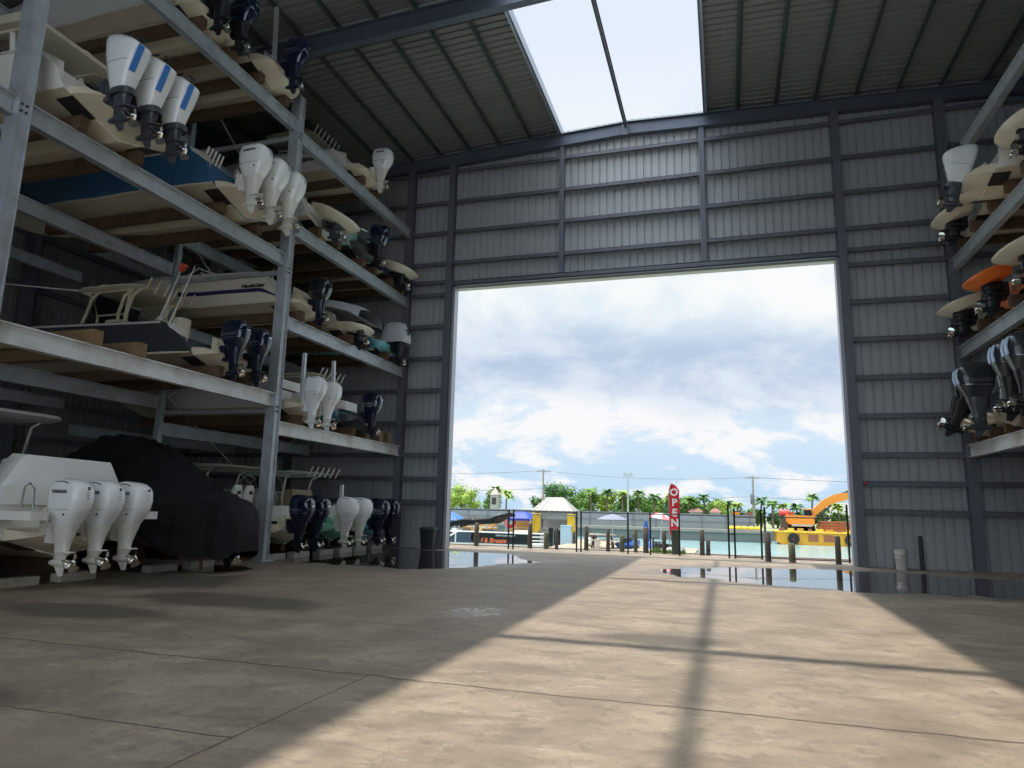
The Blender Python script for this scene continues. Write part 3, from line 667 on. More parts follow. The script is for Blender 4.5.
# floor level
FZ = .50
t = boat('motorboat', 'white boat on the floor under a white vinyl cover, three white outboards', -12.75, 11.0, FZ, 9.5, 3.1, 1.25, side=gel, drop=.1)
for yy in (.72, 0, -.72): outboard(t, (-.48, yy, .10), 'round', white_eng, white_mid, text='YAMAHA', s=.85)
mb = MB()
mb.rings([[(x_, yy, zz) for yy, zz in ((-1.36, 1.05), (-1.34, 1.40), (-1.16, h_ - .12), (-1.08, h_), (.86, h_ + .03), (.98, h_ - .09), (1.30, 1.38), (1.34, 1.05))] for x_, h_ in ((.10, 1.65), (.22, 1.98), (.60, 2.0), (.80, 1.8), (1.1, 1.45))]); mb.build('cockpit_cover', white_cover, t, 35)
for sg in (1, -1):
    mb = MB(); mb.rings([srect(-.40, .55, .28, z_, 12, 5) for z_ in (.80, .96)]); o = mb.build('swim_step', gel, t, 30); o.location = (.1, sg * 1.30, -.02)
for yy in (1.05,):
    mb = MB(); mb.tube([(-.05, yy, 1.0), (-.08, yy, 1.38), (-.2, yy, 1.45), (-.32, yy, 1.36), (-.36, yy, .98)], .02, 8); mb.build('boarding_rail', silver, t)
t_top(t, 3.1, 1.0, 3.0, 2.4, 3.2, m=silver, topm=mat('pale_top', (0.55, 0.56, 0.56), .3), holders=0, slim=.14); antenna(t, 2.0, .6, 3.0, .5, -.12); console(t, 3.3, .8); seats(t, 2.4, 1.0, gel, 2)
word(t, 'SEA', .3, navy_stripe, .7, 1.57, .95, .5)
for k in range(2): pass
# floor cradle timbers
def cradle(y, desc, x0=-13.2, h=.30, m=pale_timber):
    for sg, wh in ((-1, 'camera side'), (1, 'door side')):
        mb = MB(); mb.bbox((x0 - 6.0, y + sg * .65 - .1, .16), (x0 - .5, y + sg * .65 + .1, .54)); o_ = mb.build('timber_cradle', timber, None, None)
        mb = MB(); mb.bbox((x0 - .05, y + sg * .65 - .42, 0), (x0 + .22, y + sg * .65 + .42, .16)); mb.build('end_block', m, o_, None)
        mb = MB(); mb.bbox((x0 - 5.2, y + sg * .65 - .4, 0), (x0 - 4.9, y + sg * .65 + .4, .16)); mb.build('end_block', m, o_, None)
        tag(o_, f'timber cradle on the floor under {desc}, {wh}', 'timber beam', 'floor cradles')
cradle(11.0, 'the white covered boat'); 
# black tarp boat
t = thing('covered_boat', 'boat on the floor draped to its outboard in a black tarpaulin', 'boat', (-12.9, 14.65, 0), PI)
st = [(-1.72, 1.0, .35, .55, .50), (-1.62, 1.50, .50, .45, .6), (-1.4, 1.74, .58, .35, .6), (-.95, 1.86, .64, .35, .7), (-.5, 2.0, 1.05, .45, .9), (-.1, 2.25, 1.35, .75, .9), (.3, 2.62, 1.42, .85, .95), (1.2, 3.05, 1.42, .9, 1.0), (2.2, 3.36, 1.42, .95, 1.0), (3.0, 3.34, 1.40, .95, 1.0), (4.7, 2.55, 1.2, 1.1, 1.0), (7.2, 2.0, .75, 1.3, 1.2), (8.6, 1.8, .15, 1.5, 1.4)]
import bisect
def lerp_st(x_):
    xs = [a[0] for a in st]; i = min(max(bisect.bisect(xs, x_) - 1, 0), len(st) - 2); a, b = st[i], st[i + 1]; f = (x_ - a[0]) / (b[0] - a[0]); f = max(0, min(1, f))
    return [a[k] + (b[k] - a[k]) * f for k in range(1, 5)]
rg = []
nx = 110
for i in range(nx + 1):
    x_ = -1.72 + i * 10.3 / nx; top, w, zb, sh = lerp_st(x_); ring = []
    zsh = min(1.70, top - .12) if x_ > -.6 else top - .12
    prof = [(-1.03, zb), (-1.02, zb + (zsh - zb) * .35), (-1.0, zb + (zsh - zb) * .7), (-.99, zsh), (-.80, zsh + (top - zsh) * .30), (-.45, zsh + (top - zsh) * .72), (-.15, top), (.15, top), (.45, zsh + (top - zsh) * .72), (.80, zsh + (top - zsh) * .30), (.99, zsh), (1.0, zsh + (zb - zsh) * .3), (1.02, zsh + (zb - zsh) * .65), (1.03, zb)]
    for k, (f, z_) in enumerate(prof):
        fold = .05 * math.sin(x_ * 13 + 1.5 * math.sin(x_ * 3.1)) + .03 * math.sin(x_ * 27)
        amt = 1.3 if k in (0, 1, 2, 11, 12, 13) else (.25 if k in (4, 5, 8, 9) else .1)
        ring.append((x_, f * w + math.copysign(fold * amt, f), z_ + (.5 * fold if 3 < k < 10 else 0) + (.06 * math.sin(x_ * 5) if k in (0, 13) else 0)))
    fine = []
    for a, b in zip(ring[:-1], ring[1:]):
        for q in range(6): fine.append([a[c] + (b[c] - a[c]) * q / 6 for c in range(3)])
    fine.append(list(ring[-1])); slope = max(0, min(1, (2.3 - x_) / .6)) * max(0, min(1, (x_ + .9) / .5)); out = []
    for k, p in enumerate(fine):
        u = k + 1.2 * math.sin(x_ * 1.1); f_ = math.sin(u * 1.75) * .45 + math.sin(u * .83 + 1.3) * .45; side = 1.0 if k < 18 or k > 59 else .0
        drape = max(0, min(1, (1.2 - x_) / .5))
        out.append((p[0] - .04 * f_ * slope, p[1], p[2] + .09 * f_ * slope * (1 - side)))
    rg.append(out)
mb = MB(); mb.rings(rg, close=False, cap=False); nr = len(rg[0])
mb.add(rg[0], [tuple(range(nr))]); mb.add(rg[-1], [tuple(range(nr))])
mb.build('tarpaulin', tarp, t, 60)
st2 = hull_fn(8.3, 2.6, 1.25); mb = MB()
rgs = [[(s * 8.3, yy * .96, zz + .5) for yy, zz in ((0, st2(s)[2]), (st2(s)[1], st2(s)[3]), (st2(s)[0], st2(s)[4] - .3), (-st2(s)[0], st2(s)[4] - .3), (-st2(s)[1], st2(s)[3]))] for s in SS[:-1]]
mb.rings(rgs); mb.build('hull', bottom, t, 35)
mb = MB(); mb.rings([srect(-1.15, .2, .12, z_, 12, 3) for z_ in (1.0, .6, .36)]); mb.lathe([(.03, -1.4), (.09, -1.35), (.09, -1.1), (.03, -.9)], (0, 0, .36), 0, 10); mb.prism([(-1.3, .36), (-1.0, .36), (-1.15, .10), (-1.28, .10)], 1, -.012, .012); o = mb.build('outboard_leg', black_pl, t)
o2 = part(('prop', 'polished_steel'), 'propeller', blade_prop, chrome, o); o2.location = (-.70, 0, .5)
for yy in (.35, -.5):
    mb = MB(); mb.tube([(-.75, yy, .95), (-.7, yy, .5), (-.72, yy, .06)], .035, 8); mb.build('tie_strap', mat('rust_red', (0.14, 0.05, 0.03), .7), t)
cradle(14.65, 'the tarpaulin-covered boat')

# --- left rack, door-side bay
# top level 13.75
t = boat('motorboat', 'white boat with T-top on the top level beside the door wall, single white outboard', -13.25, 22.4, 13.75 + KZ, 7.2, 2.5, 1.15, side=gel, drop=.25)
outboard(t, (-.45, 0, .08), 'round', white_eng, white_mid, text='YAMAHA', s=.87); t_top(t, 3.0, 1.0, 2.35, 2.0, 2.3, topm=cream, holders=7); console(t, 3.1, .6)
word(t, 'TIDEWATER', .22, black_pl, 1.6, 1.27, .80, .2)
bunks(13.75, 22.4, 'the white T-top boat')
# 10.58
t = boat('motorboat', 'white bowrider with broad cream swim platform and grey sterndrive behind the white outboards', -12.95, 19.75, 10.58 + KZ, 7.4, 2.6, 1.2, side=gel, bracket=0, drop=.2)
swim_platform(t, 2.4, .75, .86, tilt=-16); sterndrive(t, (-.05, .15, .12), grey_mid, tilt=0); 
bunks(10.58, 19.75, 'the white bowrider')
t = boat('skiff', 'mint green skiff with a single black outboard beside the cream-platform bowrider', -13.2, 22.65, 10.58 + KZ + .20, 6.2, 2.2, 1.3, side=mint_hull, btm=mat('dark_bottom', (0.06, 0.06, 0.055), .5), drop=.1, bracket=.3)
outboard(t, (-.35, 0, .06), 'round', navy_gl, black_pl, s=.83); mb = MB(); mb.tube([(-.1, .8, .95), (-.35, .8, 1.05), (-.45, .5, 1.05), (-.2, .45, .95)], .025, 6); mb.build('grab_rail', silver, t)
bunks(10.58, 22.65, 'the mint skiff', dx=.5)
t = boat('motorboat', 'dark-sided runabout with upturned cream swim platform and black sterndrive beside the wall post', -13.0, 25.0, 10.58 + KZ, 6.8, 2.3, 1.0, side=navy_stripe, bracket=0, drop=.3)
swim_platform(t, 2.1, .75, .80, tilt=-14); sterndrive(t, (-.08, .25, .05), black_pl)
bunks(10.58, 25.0, 'the dark-sided runabout', dx=.5)
# 7.47
t = boat('deck_boat', 'white deck boat with navy stripe and dark outboard, behind the middle post', -13.35, 19.15, 7.47 + KZ, 7.6, 2.6, 1.40, side=mat('ivory_gelcoat', (0.78, 0.73, 0.62), .25), stripe=(navy_stripe, 'low'), drop=.55)
outboard(t, (-.45, 0, .10), 'round', black_gl, navy_mid, s=.80, tilt=5)
word(t, 'NauticStar', .17, black_pl, .95, 1.285, .93, .2, 1.2)
mb = MB(); mb.rings([[(2.6, -.8, 1.40), (2.6, .8, 1.40), (2.6, .8, 1.46), (2.6, -.8, 1.46)], [(3.6, -.7, 1.75), (3.6, .7, 1.75), (3.6, .7, 1.80), (3.6, -.7, 1.80)]]); mb.tube([(2.3, .9, 1.4), (3.5, .9, 1.85), (4.3, .8, 1.5)], .03, 6); mb.build('windshield', pipe_white, t, None); antenna(t, .5, .9, 1.2, .4, 0)
bunks(7.47, 19.15, 'the navy-striped deck boat')
t = boat('motorboat', 'cream runabout under a grey canvas cover with black sterndrive', -13.15, 22.2, 7.47 + KZ, 6.8, 2.35, 1.05, side=cream, bracket=0, drop=.3)
sterndrive(t, (-.05, .2, .08), black_pl); swim_platform(t, 1.9, .7, .60)
mb = MB(); mb.rings([[(x_, f * w_, z_ + dz) for f, dz in ((-1, -.28), (-.85, .0), (-.4, .12), (.0, .15), (.4, .12), (.85, 0), (1, -.28))] for x_, w_, z_ in ((-.75, .95, 1.0), (-.5, 1.1, 1.16), (.2, 1.2, 1.36), (1.2, 1.22, 1.50), (2.6, 1.2, 1.62), (4.2, 1.0, 1.45), (5.6, .6, 1.35), (6.6, .1, 1.3))], cap=False); mb.build('canvas_cover', grey_cover, t, 50)
bunks(7.47, 22.2, 'the grey-covered runabout', dx=.55)
t = boat('skiff', 'small blue skiff with grey canvas over its outboard beside the wall column', -13.1, 24.8, 7.47 + KZ, 5.2, 2.0, .75, side=bright_blue, btm=aqua_hull, drop=.05, bracket=.25)
e = outboard(t, (-.3, 0, -.05), 'slant', black_gl, black_pl, s=.8)
mb = MB(); mb.rings([[(a * 1.0, b, z_) for a, b, _ in srect(-.42, hx, hy, 0, 20, 3)] for z_, hx, hy in ((.55, .62, .50), (.85, .58, .45), (1.15, .52, .36), (1.38, .40, .26), (1.45, .2, .12))], cap=False)
for i, v in enumerate(mb.v): mb.v[i] = (v[0] + .03 * math.sin(i * 2.4), v[1] + .03 * math.cos(i * 1.9), v[2])
mb.add([mb.v[80 + i] for i in range(20)], [tuple(range(20))]); mb.build('engine_cover', grey_cover, t, 60)
mb = MB(); mb.rings([srect(.5, .35, .8, z_, 12, 5) for z_ in (.62, .80)]); mb.build('stern_seat', mat('brown_vinyl', (.22, .18, .15), .5), t)
bunks(7.47, 24.95, 'the small blue skiff', dx=.45)
# 4.15
t = boat('motorboat', 'white bay boat with two steel anchor poles and two white outboards', -13.3, 19.5, 4.15 + KZ, 7.8, 2.6, 1.15, side=mat('lilac_white', (0.70, 0.68, 0.70), .25), drop=.15)
twins(t, (.45, -.45), -.45, .08, kind='round', cm=white_eng, mm=white_eng, s=.80); anchor_pole(t, -.55, .78, .7, 2.15, 0); anchor_pole(t, -.60, -.92, .7, 2.25, .04); console(t, 3.1, .5)
mb = MB(); mb.rings([srect(.7, .5, 1.15, z_, 14, 5) for z_ in (1.05, 1.28, 1.34)]); mb.build('stern_cushion', gel, t)
bunks(4.15, 19.5, 'the white bay boat')
t = boat('skiff', 'small blue flats skiff with rod-holder top and one navy outboard', -13.2, 22.7, 4.15 + KZ + .05, 5.6, 2.1, .80, side=mat('steel_blue_hull', (0.10, .27, .38), .3), btm=grey_mid, drop=.05, bracket=.5)
outboard(t, (-.52, 0, .08), 'round', navy_gl, navy_mid, stripes=True, s=.80, tilt=4); t_top(t, 2.4, .7, 2.15, 1.9, 2.6, topm=cream, holders=6)
mb = MB(); mb.rings([srect(.6, .5, .75, z_, 14, 4) for z_ in (.8, 1.05, 1.12)]); mb.build('stern_cushion', gel, t)
bunks(4.15, 22.7, 'the blue flats skiff', dx=.5)
for k, yy in enumerate((24.4, 25.1)):
    mb = MB(); mb.bbox((-13.25, yy - .16, 4.15), (-12.85, yy + .16, 4.48)); mb.bbox((-13.2, yy - .2, 4.48), (-12.9, yy + .2, 4.56))
    tag(mb.build('wood_block', mat('brown_block', (.20, .14, .08), .85, 0, .5), None, None), ['weathered wood block on the beam end beside the blue flats skiff', 'weathered wood block on the beam end beside the wall column'][k], 'block')
# floor
t = boat('motorboat', 'sea green boat with two navy outboards, on the floor behind the post base', -13.2, 19.1, .42, 8.2, 2.6, 1.15, side=green_hull, drop=.35, bracket=.3)
twins(t, (.45, -.45), -.45, .12, kind='round', cm=navy_gl, mm=navy_mid, stripes=True, s=.82); t_top(t, 3.2, .9, 2.42, 2.1, 3.2, topm=mat('tan_top', (.50, .47, .38), .5), holders=0); console(t, 3.8, .7); seats(t, 2.0, .75, gel, 2, 1.05)
mb = MB(); mb.rings([srect(.45, .45, 1.1, z_, 14, 6) for z_ in (.72, 1.18)]); mb.build('splash_well', gel, t, 30)
cradle(19.1, 'the sea green boat', m=pale_timber)
t = boat('motorboat', 'pale green boat with T-top, rod holders and two white outboards', -13.2, 21.85, .42, 7.8, 2.5, 1.10, side=pale_green, btm=pale_green, drop=.15, bracket=.4)
twins(t, (.48, -.48), -.45, .12, kind='round', cm=white_eng, mm=white_mid, s=.82); t_top(t, 2.2, .9, 2.36, 2.2, 3.2, topm=mat('pale_green_top', (.52, .64, .56), .4), holders=6); console(t, 3.0, .7); antenna(t, 2.2, .4, 2.36, .3, 0); antenna(t, 2.2, -.6, 2.36, .3, 0)
mb = MB(); mb.rings([[(1.2, -.7, 1.05), (1.2, .7, 1.05), (2.0, .7, 1.05), (2.0, -.7, 1.05)], [(1.35, -.6, 1.75), (1.35, .6, 1.75), (1.75, .6, 1.75), (1.75, -.6, 1.75)]]); mb.build('leaning_post', tan_seat, t, 30)
mb = MB(); mb.rings([srect(.45, .45, 1.1, z_, 14, 6) for z_ in (.75, 1.20)]); mb.build('splash_well', gel, t, 30); anchor_pole(t, -.2, -.1, 1.1, 1.95, 0)
cradle(21.85, 'the pale green boat')
t = boat('motorboat', 'aqua boat with two navy outboards, on the floor beside the wall column', -13.2, 24.15, .42, 7.0, 2.3, 1.0, side=aqua_hull, btm=aqua_hull, drop=.15, bracket=.4)
twins(t, (.45, -.45), -.45, .12, kind='round', cm=navy_gl, mm=navy_mid, stripes=True, s=.82)
cradle(24.15, 'the aqua boat')

# --- right rack
t = boat('motorboat', 'cream-bottomed runabout with black sterndrive high on the right-hand rack beside the girder brace', 7.95, 19.0, 10.52 + KZ, 7.5, 2.5, 1.2, side=cream, right=True, bracket=0)
swim_platform(t, 2.3, .9, .95, tilt=-6, under=cream); sterndrive(t, (-.1, -.2, .18), black_pl); bunks(10.52, 19.0, 'the runabout above the orange boat', True)
t = boat('motorboat', 'white boat with white outboard and dark wraparound windshield high on the right-hand rack', 7.25, 21.4, 10.52 + KZ, 7.0, 2.5, 1.15, side=gel, right=True, drop=.15)
outboard(t, (-.40, 0, -.05), 'tall', white_eng, grey_mid, tilt=14, s=.90); bunks(10.52, 21.4, 'the white-outboard boat', True)
mb = MB(); mb.rings([[(1.2, -1.1, 1.15), (1.2, 1.1, 1.15), (3.2, .8, 1.25), (3.2, -.8, 1.25)], [(1.6, -1.0, 1.65), (1.6, 1.0, 1.65), (2.6, .7, 1.7), (2.6, -.7, 1.7)]]); mb.build('windshield', glass_dk, t, 30)
t = boat('motorboat', 'cream speedboat with swim platform and black sterndrive beside the wall column on the right-hand rack', 7.75, 24.3, 10.52 + KZ, 6.6, 2.4, 1.15, side=cream, right=True, bracket=0, drop=.4)
swim_platform(t, 2.1, .8, .85, tilt=-14); sterndrive(t, (-.1, -.1, .05), black_pl); bunks(10.52, 24.2, 'the cream speedboat', True)
t = boat('motorboat', 'cream boat with upswept swim platform and black sterndrive beside the orange boat', 7.95, 19.6, 7.42 + KZ, 7.0, 2.5, 1.2, side=gel, right=True, bracket=0)
swim_platform(t, 2.3, .9, 1.1, tilt=-14); sterndrive(t, (-.1, -.1, .15), black_pl); bunks(7.42, 19.5, 'the cream boat beside the orange one', True)
t = boat('motorboat', 'bright orange boat with white chine and black sterndrive on the right-hand rack', 7.85, 22.0, 7.42 + KZ, 6.8, 2.4, 1.2, side=orange_hull, right=True, bracket=0, drop=.3)
swim_platform(t, 2.0, .8, 1.1, tilt=-14, under=orange_hull); sterndrive(t, (-.1, -.1, .1), black_pl); bunks(7.42, 21.9, 'the orange boat', True)
t = boat('motorboat', 'ivory boat with black sterndrive between the orange boat and the wall column', 7.8, 24.5, 7.42 + KZ, 6.6, 2.4, 1.15, side=cream, right=True, bracket=0, drop=.4)
swim_platform(t, 2.1, .8, .98, tilt=-14); sterndrive(t, (-.1, -.2, .0), black_pl); bunks(7.42, 24.4, 'the ivory boat', True)
t = boat('motorboat', 'white boat with two blue-striped black outboards on the lowest right-hand shelf', 7.85, 19.7, 4.1 + KZ, 7.4, 2.5, 1.1, side=gel, right=True)
for yy in (-.45, .45): outboard(t, (-.45, yy, .25), 'round', dkgrey_cowl, black_pl, stripes=True, decal=pale_blue, tilt=8)
bunks(4.1, 19.6, 'the boat with two striped outboards', True)
t = boat('motorboat', 'small white boat with dark grey outboard and white anchor pole on the right-hand rack', 7.7, 22.1, 4.1 + KZ, 6.8, 2.3, .9, side=mat('aqua_white', (.55, .68, .70), .3), right=True, drop=.1)
outboard(t, (-.45, 0, .10), 'round', dkgrey_cowl, grey_mid, stripes=True, decal=pale_blue, tilt=2); anchor_pole(t, -.05, .55, .8, 2.2, -.1); bunks(4.1, 21.9, 'the grey-outboard boat', True)
t = boat('skiff', 'skiff with a tilted slim black outboard overhanging the shelf beside the wall column', 7.7, 24.6, 4.1 + KZ, 5.6, 2.1, .75, side=cream, right=True, drop=.05)
outboard(t, (-.42, 0, .20), 'slant', black_gl, black_pl, tilt=24, s=1.0); bunks(4.1, 24.4, 'the tilted-outboard skiff', True)

# ---------------------------------------------------------------- small things inside
t = thing('trash_bin', 'dark lidded plastic trash bin beside the door jamb', 'bin', (-11.35, 26.0, 0))
mb = MB(); mb.rings([srect(0, a, a, z_, 16, 4) for z_, a in ((0, .25), (.7, .31), (.78, .33))]); mb.build('bin_body', mat('bin_dark', (.025, .03, .04), .5), t, 40)
mb = MB(); mb.rings([srect(0, a, a, z_, 16, 4) for z_, a in ((.78, .345), (.84, .345), (.88, .25))]); mb.build('bin_lid', mat('bin_lid', (.05, .07, .11), .4), t, 40)
mb = MB(); mb.bbox((-11.86, 25.95, .0), (-11.66, 26.15, .36)); mb.bbox((-11.90, 25.93, .36), (-11.62, 26.17, .42)); mb.bbox((-11.70, 26.10, 0.42), (-11.60, 26.15, 1.05))
tag(mb.build('utility_box', mat('grey_box', (.35, .35, .35), .6), None, None), 'small grey utility box with upright pipe beside the trash bin', 'box')
t = thing('bucket', 'white plastic bucket stack against the corrugated wall in the puddle', 'bucket', (5.45, 25.9, 0))
mb = MB(); mb.lathe([(.15, 0), (.18, .36), (.195, .38), (.18, .40), (.185, .48), (.20, .50), (.19, .60), (.205, .62), (.205, .65), (.18, .65), (.16, .45)], n=20); mb.build('bucket_body', mat('bucket_white', (.62, .62, .58), .45), t)
mb = MB(); mb.tube([(.20, 0, .6), (.15, -.14, .48), (0, -.2, .42), (-.15, -.14, .48), (-.20, 0, .6)], .008, 6); mb.build('bucket_handle', silver, t)
mb = MB(); mb.rings([srect(6.10, .065, .065, z_, 10, 4) for z_ in (0, 1.05)] + [srect(6.10, .03, .03, 1.10, 10, 4)]); o = mb.build('bollard_post', mat('post_dark', (.03, .03, .035), .5), None); o.location = (0, 26.1, 0)
tag(o, 'short black steel post standing against the corrugated wall beside the bucket', 'post')
t = thing('alarm_light', 'small red alarm light on the girt beside the door jamb', 'light', (4.62, 26.30, 2.80))
mb = MB(); mb.lathe([(.05, 0), (.055, -.04)], axis=1, n=12); mb.build('light_base', black_pl, t); mb = MB(); mb.lathe([(.05, -.04), (.045, -.09), (.02, -.12)], axis=1, n=12); mb.build('light_lens', mat('red_lens', (.55, .02, .03), .2), t)

# ---------------------------------------------------------------- outside
WZ = -1.3
def water_mat():
    m = mat('canal_water', (0.24, 0.38, 0.38), .15, 0, .4, (0.20, 0.34, 0.34), .15); nt = m.node_tree; b = nt.nodes['Principled BSDF']
    nz = nt.nodes.new('ShaderNodeTexNoise'); nz.inputs['Scale'].default_value = 2.0; nz.inputs['Detail'].default_value = 4
    bp = nt.nodes.new('ShaderNodeBump'); bp.inputs['Strength'].default_value = .5; bp.inputs['Distance'].default_value = .15
    tc = nt.nodes['Texture Coordinate']; nt.links.new(tc.outputs['Object'], nz.inputs['Vector']); nt.links.new(nz.outputs['Fac'], bp.inputs['Height']); nt.links.new(bp.outputs['Normal'], b.inputs['Normal'])
    return m
mb = MB(); mb.add([(-300, 29.8, WZ), (300, 29.8, WZ), (300, 86, WZ), (-300, 86, WZ)], [(0, 1, 2, 3)]); struct(mb.build('water', water_mat(), smooth=None))
conc = mat('pale_concrete', (.25, .235, .20), .8, 0, .4, (.34, .31, .26), 1.0)
sandm = mat('sandy_ground', (.29, .24, .17), .9, 0, .4, (.45, .37, .27), 1.2, bump=.2)
seaw = mat('seawall_grey', (.16, .19, .18), .8, 0, .5, (.17, .19, .18), 1.0)
mb = MB(); mb.bbox((-60, 29.9, -2), (60, 30.3, 0.04)); struct(mb.build('seawall_slab', conc, smooth=None))
mb = MB(); mb.bbox((-9.0, 30.3, -2), (-1.5, 41.0, -.30)); struct(mb.build('sand_ground', sandm, smooth=None))
mb = MB(); mb.bbox((-40, 48.0, -2), (-8.6, 60, -.85)); struct(mb.build('island_ground', sandm, smooth=None))
mb = MB(); mb.bbox((-120, 78.2, -2), (4.5, 78.6, -.35)); struct(mb.build('far_seawall_slab', seaw, smooth=None))
mb = MB(); mb.bbox((-120, 77.9, -.35), (4.5, 79.2, -.05)); struct(mb.build('far_seawall_trim', conc, smooth=None))
mb = MB(); mb.bbox((-300, 79.2, -2), (4.5, 400, -.2)); mb.bbox((4.5, 84.3, -2), (300, 400, -.2)); struct(mb.build('far_ground', mat('far_ground', (.20, .24, .12), .9, 0, .5, (.30, .28, .2), .1), smooth=None))
mb = MB(); mb.bbox((4.4, 84.0, -2), (120, 84.3, -.2)); struct(mb.build('far_bank_slab', seaw, smooth=None))
# grass tuft by the piles
gm = mat('grass', (.13, .26, .04), .8); mb = MB(); random.seed(3)
for k in range(500):
    x_, y_ = random.uniform(-3.0, -1.6), random.uniform(29.35, 29.85); h_ = random.uniform(.06, .2) * (1.6 if x_ < -2.6 else 1); a = random.uniform(0, 6.28)
    mb.add([(x_, y_, .03), (x_ + .03 * math.cos(a), y_ + .03 * math.sin(a), .03), (x_ + random.uniform(-.06, .06), y_ + random.uniform(-.06, .06), .03 + h_)], [(0, 1, 2)])
o = mb.build('grass', gm, None, None); tag(o, 'bright green grass growing round the pile bases', 'grass', kind='stuff')
# fence
blk = mat('black_paint', (.012, .012, .013), .45)
t = thing('fence', 'thin black metal fence with top rail along the concrete apron edge', 'fence', (-6, 28.3, 0))
def fpost(tt, x_, h_, r=.03, y=28.3): 
    mb = MB(); mb.tube([(x_ - tt.location.x, y - tt.location.y, 0), (x_ - tt.location.x, y - tt.location.y, h_)], r, 6); mb.build('post', blk, tt)
for x_ in (-14.0, -11.4, -8.72, -8.52, -5.82, -5.64, -3.74, -2.86, -1.74): fpost(t, x_, 1.63, .035)
for a, b in ((-14.0, -8.72), (-8.52, -5.82), (-5.64, -1.74), (-1.74, .1)):
    mb = MB(); mb.tube([(a + 6, 0, 1.58), (b + 6, 0, 1.58)], .025, 6); mb.build('rail', blk, t)
t = thing('gate', 'black metal gate with tall posts and bottom rail in front of the open water', 'gate', (2.3, 28.3, 0))
for x_, h_ in ((.10, 2.02), (.32, 1.85), (1.28, 1.85), (1.42, 1.95), (4.28, 2.1), (4.42, 2.1)): fpost(t, x_, h_, .04)
for a, b, z_ in ((.32, 1.28, .06), (.32, 1.28, 1.55), (1.42, 4.28, .06), (1.42, 4.28, 1.58), (.1, .32, .9)):
    mb = MB(); mb.tube([(a - 2.3, 0, z_), (b - 2.3, 0, z_)], .025, 6); mb.build('rail', blk, t)
# piles
pile_m = mat('weathered_pile', (.085, .075, .065), .9, 0, .6, (.16, .14, .11), 6.0)
pile_g = mat('mossy_pile', (.11, .12, .07), .9, 0, .6, (.17, .17, .10), 6.0)
for x_, y_, h_, r_, lab, g in (
    (-10.58, 29.5, 1.0, .17, 'tall round timber pile in front of the pontoon boat seats', 0),
    (-8.12, 29.5, 1.05, .16, 'round timber pile in front of the pontoon boat stern rail', 0),
    (-7.40, 29.5, .70, .16, 'short mossy timber pile beside the pontoon boat stern', 1),
    (-6.94, 29.5, .92, .12, 'slim dark pile in front of the kiosk doorway', 0),
    (-5.65, 29.5, 1.0, .15, 'dark round pile beside the pair of fence posts and kiosk corner', 0),
    (-4.73, 29.5, .92, .13, 'dark round pile under the pale umbrella', 0),
    (-4.15, 29.5, .68, .17, 'short mossy pile between pale umbrella and light pole', 1),
    (-3.60, 29.6, .95, .13, 'brown pile behind the fence post below the tall light pole', 1),
    (-3.17, 29.5, 1.02, .18, 'stout dark pile in front of the blue parked watercraft', 0),
    (-2.43, 29.5, .92, .14, 'dark pile standing in the grass', 0),
    (-0.93, 29.5, 1.0, .16, 'tall dark pile alone before the open water', 0),
    (-0.70, 29.65, .62, .14, 'short dark pile tucked behind a taller one before open water', 0),
    (1.44, 27.3, 1.05, .17, 'pale-capped pile beside the gate posts', 0),
    (2.25, 27.3, .66, .19, 'short thick pile behind the gate', 1),
    (3.77, 27.3, .97, .16, 'leaning dark pile beside the right-hand door jamb', 0)):
    r_ *= .62; mb = MB(); n = 14
    mb.lathe([(r_ * 1.04, 0), (r_, h_ * .5), (r_ * .96, h_ - .02), (r_ * .8, h_), (r_ * .3, h_ + .015)], n=n)
    for i, v in enumerate(mb.v): mb.v[i] = (v[0] * (1 + .05 * math.sin(i * 1.7)), v[1] * (1 + .05 * math.cos(i * 2.3)), v[2])
    o = mb.build('dock_pile', [pile_m, pile_g][g], None, 50, (x_, y_, 0)); tag(o, lab, 'pile', 'mooring piles')
mb = MB(); mb.rings([srect(0, .17, .17, z_, 14, 6) for z_ in (0, .90)] + [srect(0, .19, .19, z_, 14, 6) for z_ in (.90, .97)]); o = mb.build('utility_box', mat('utility_green', (.06, .085, .06), .6), None, 40, (-1.95, 29.4, 0)); tag(o, 'dark green utility box beside the feather flag', 'box')

# OPEN feather flag
t = thing('feather_flag', 'tall red feather flag reading OPEN in white', 'flag', (-2.18, 33.0, -.30))
mb = MB(); mb.tube([(-.30, 0, 0), (-.30, 0, 2.4), (-.28, 0, 3.0), (-.15, 0, 3.28), (.05, 0, 3.34)], .018, 6); mb.build('flag_pole', silver, t)
def flag_pt(u, v):   # u 0..1 across, v 0..1 up
    zz = .95 + 2.36 * v; w_ = .46 if v < .86 else .46 - .22 * ((v - .86) / .14)
    x0 = -.28 + (0.10 * max(0, (v - .82) / .18) ** 2); return (x0 + u * w_ - (.07 if v < .06 else 0) * u, .03 * math.sin(u * 5 + v * 9), zz - .16 * u * (v > .86) * (v - .86) / .14)
mb = MB(); gx, gz = 8, 30
vs = [flag_pt(i / gx, j / gz) for j in range(gz + 1) for i in range(gx + 1)]; vs2 = [(a, b + .012, c) for a, b, c in vs]
mb.add(vs, [(j * 9 + i, j * 9 + i + 1, j * 9 + i + 10, j * 9 + i + 9) for j in range(gz) for i in range(gx)]); mb.add(vs2, [(j * 9 + i, j * 9 + i + 9, j * 9 + i + 10, j * 9 + i + 1) for j in range(gz) for i in range(gx)])
fb = mb.build('banner', mat('flag_red', (.72, .03, .06), .7), t, 60)
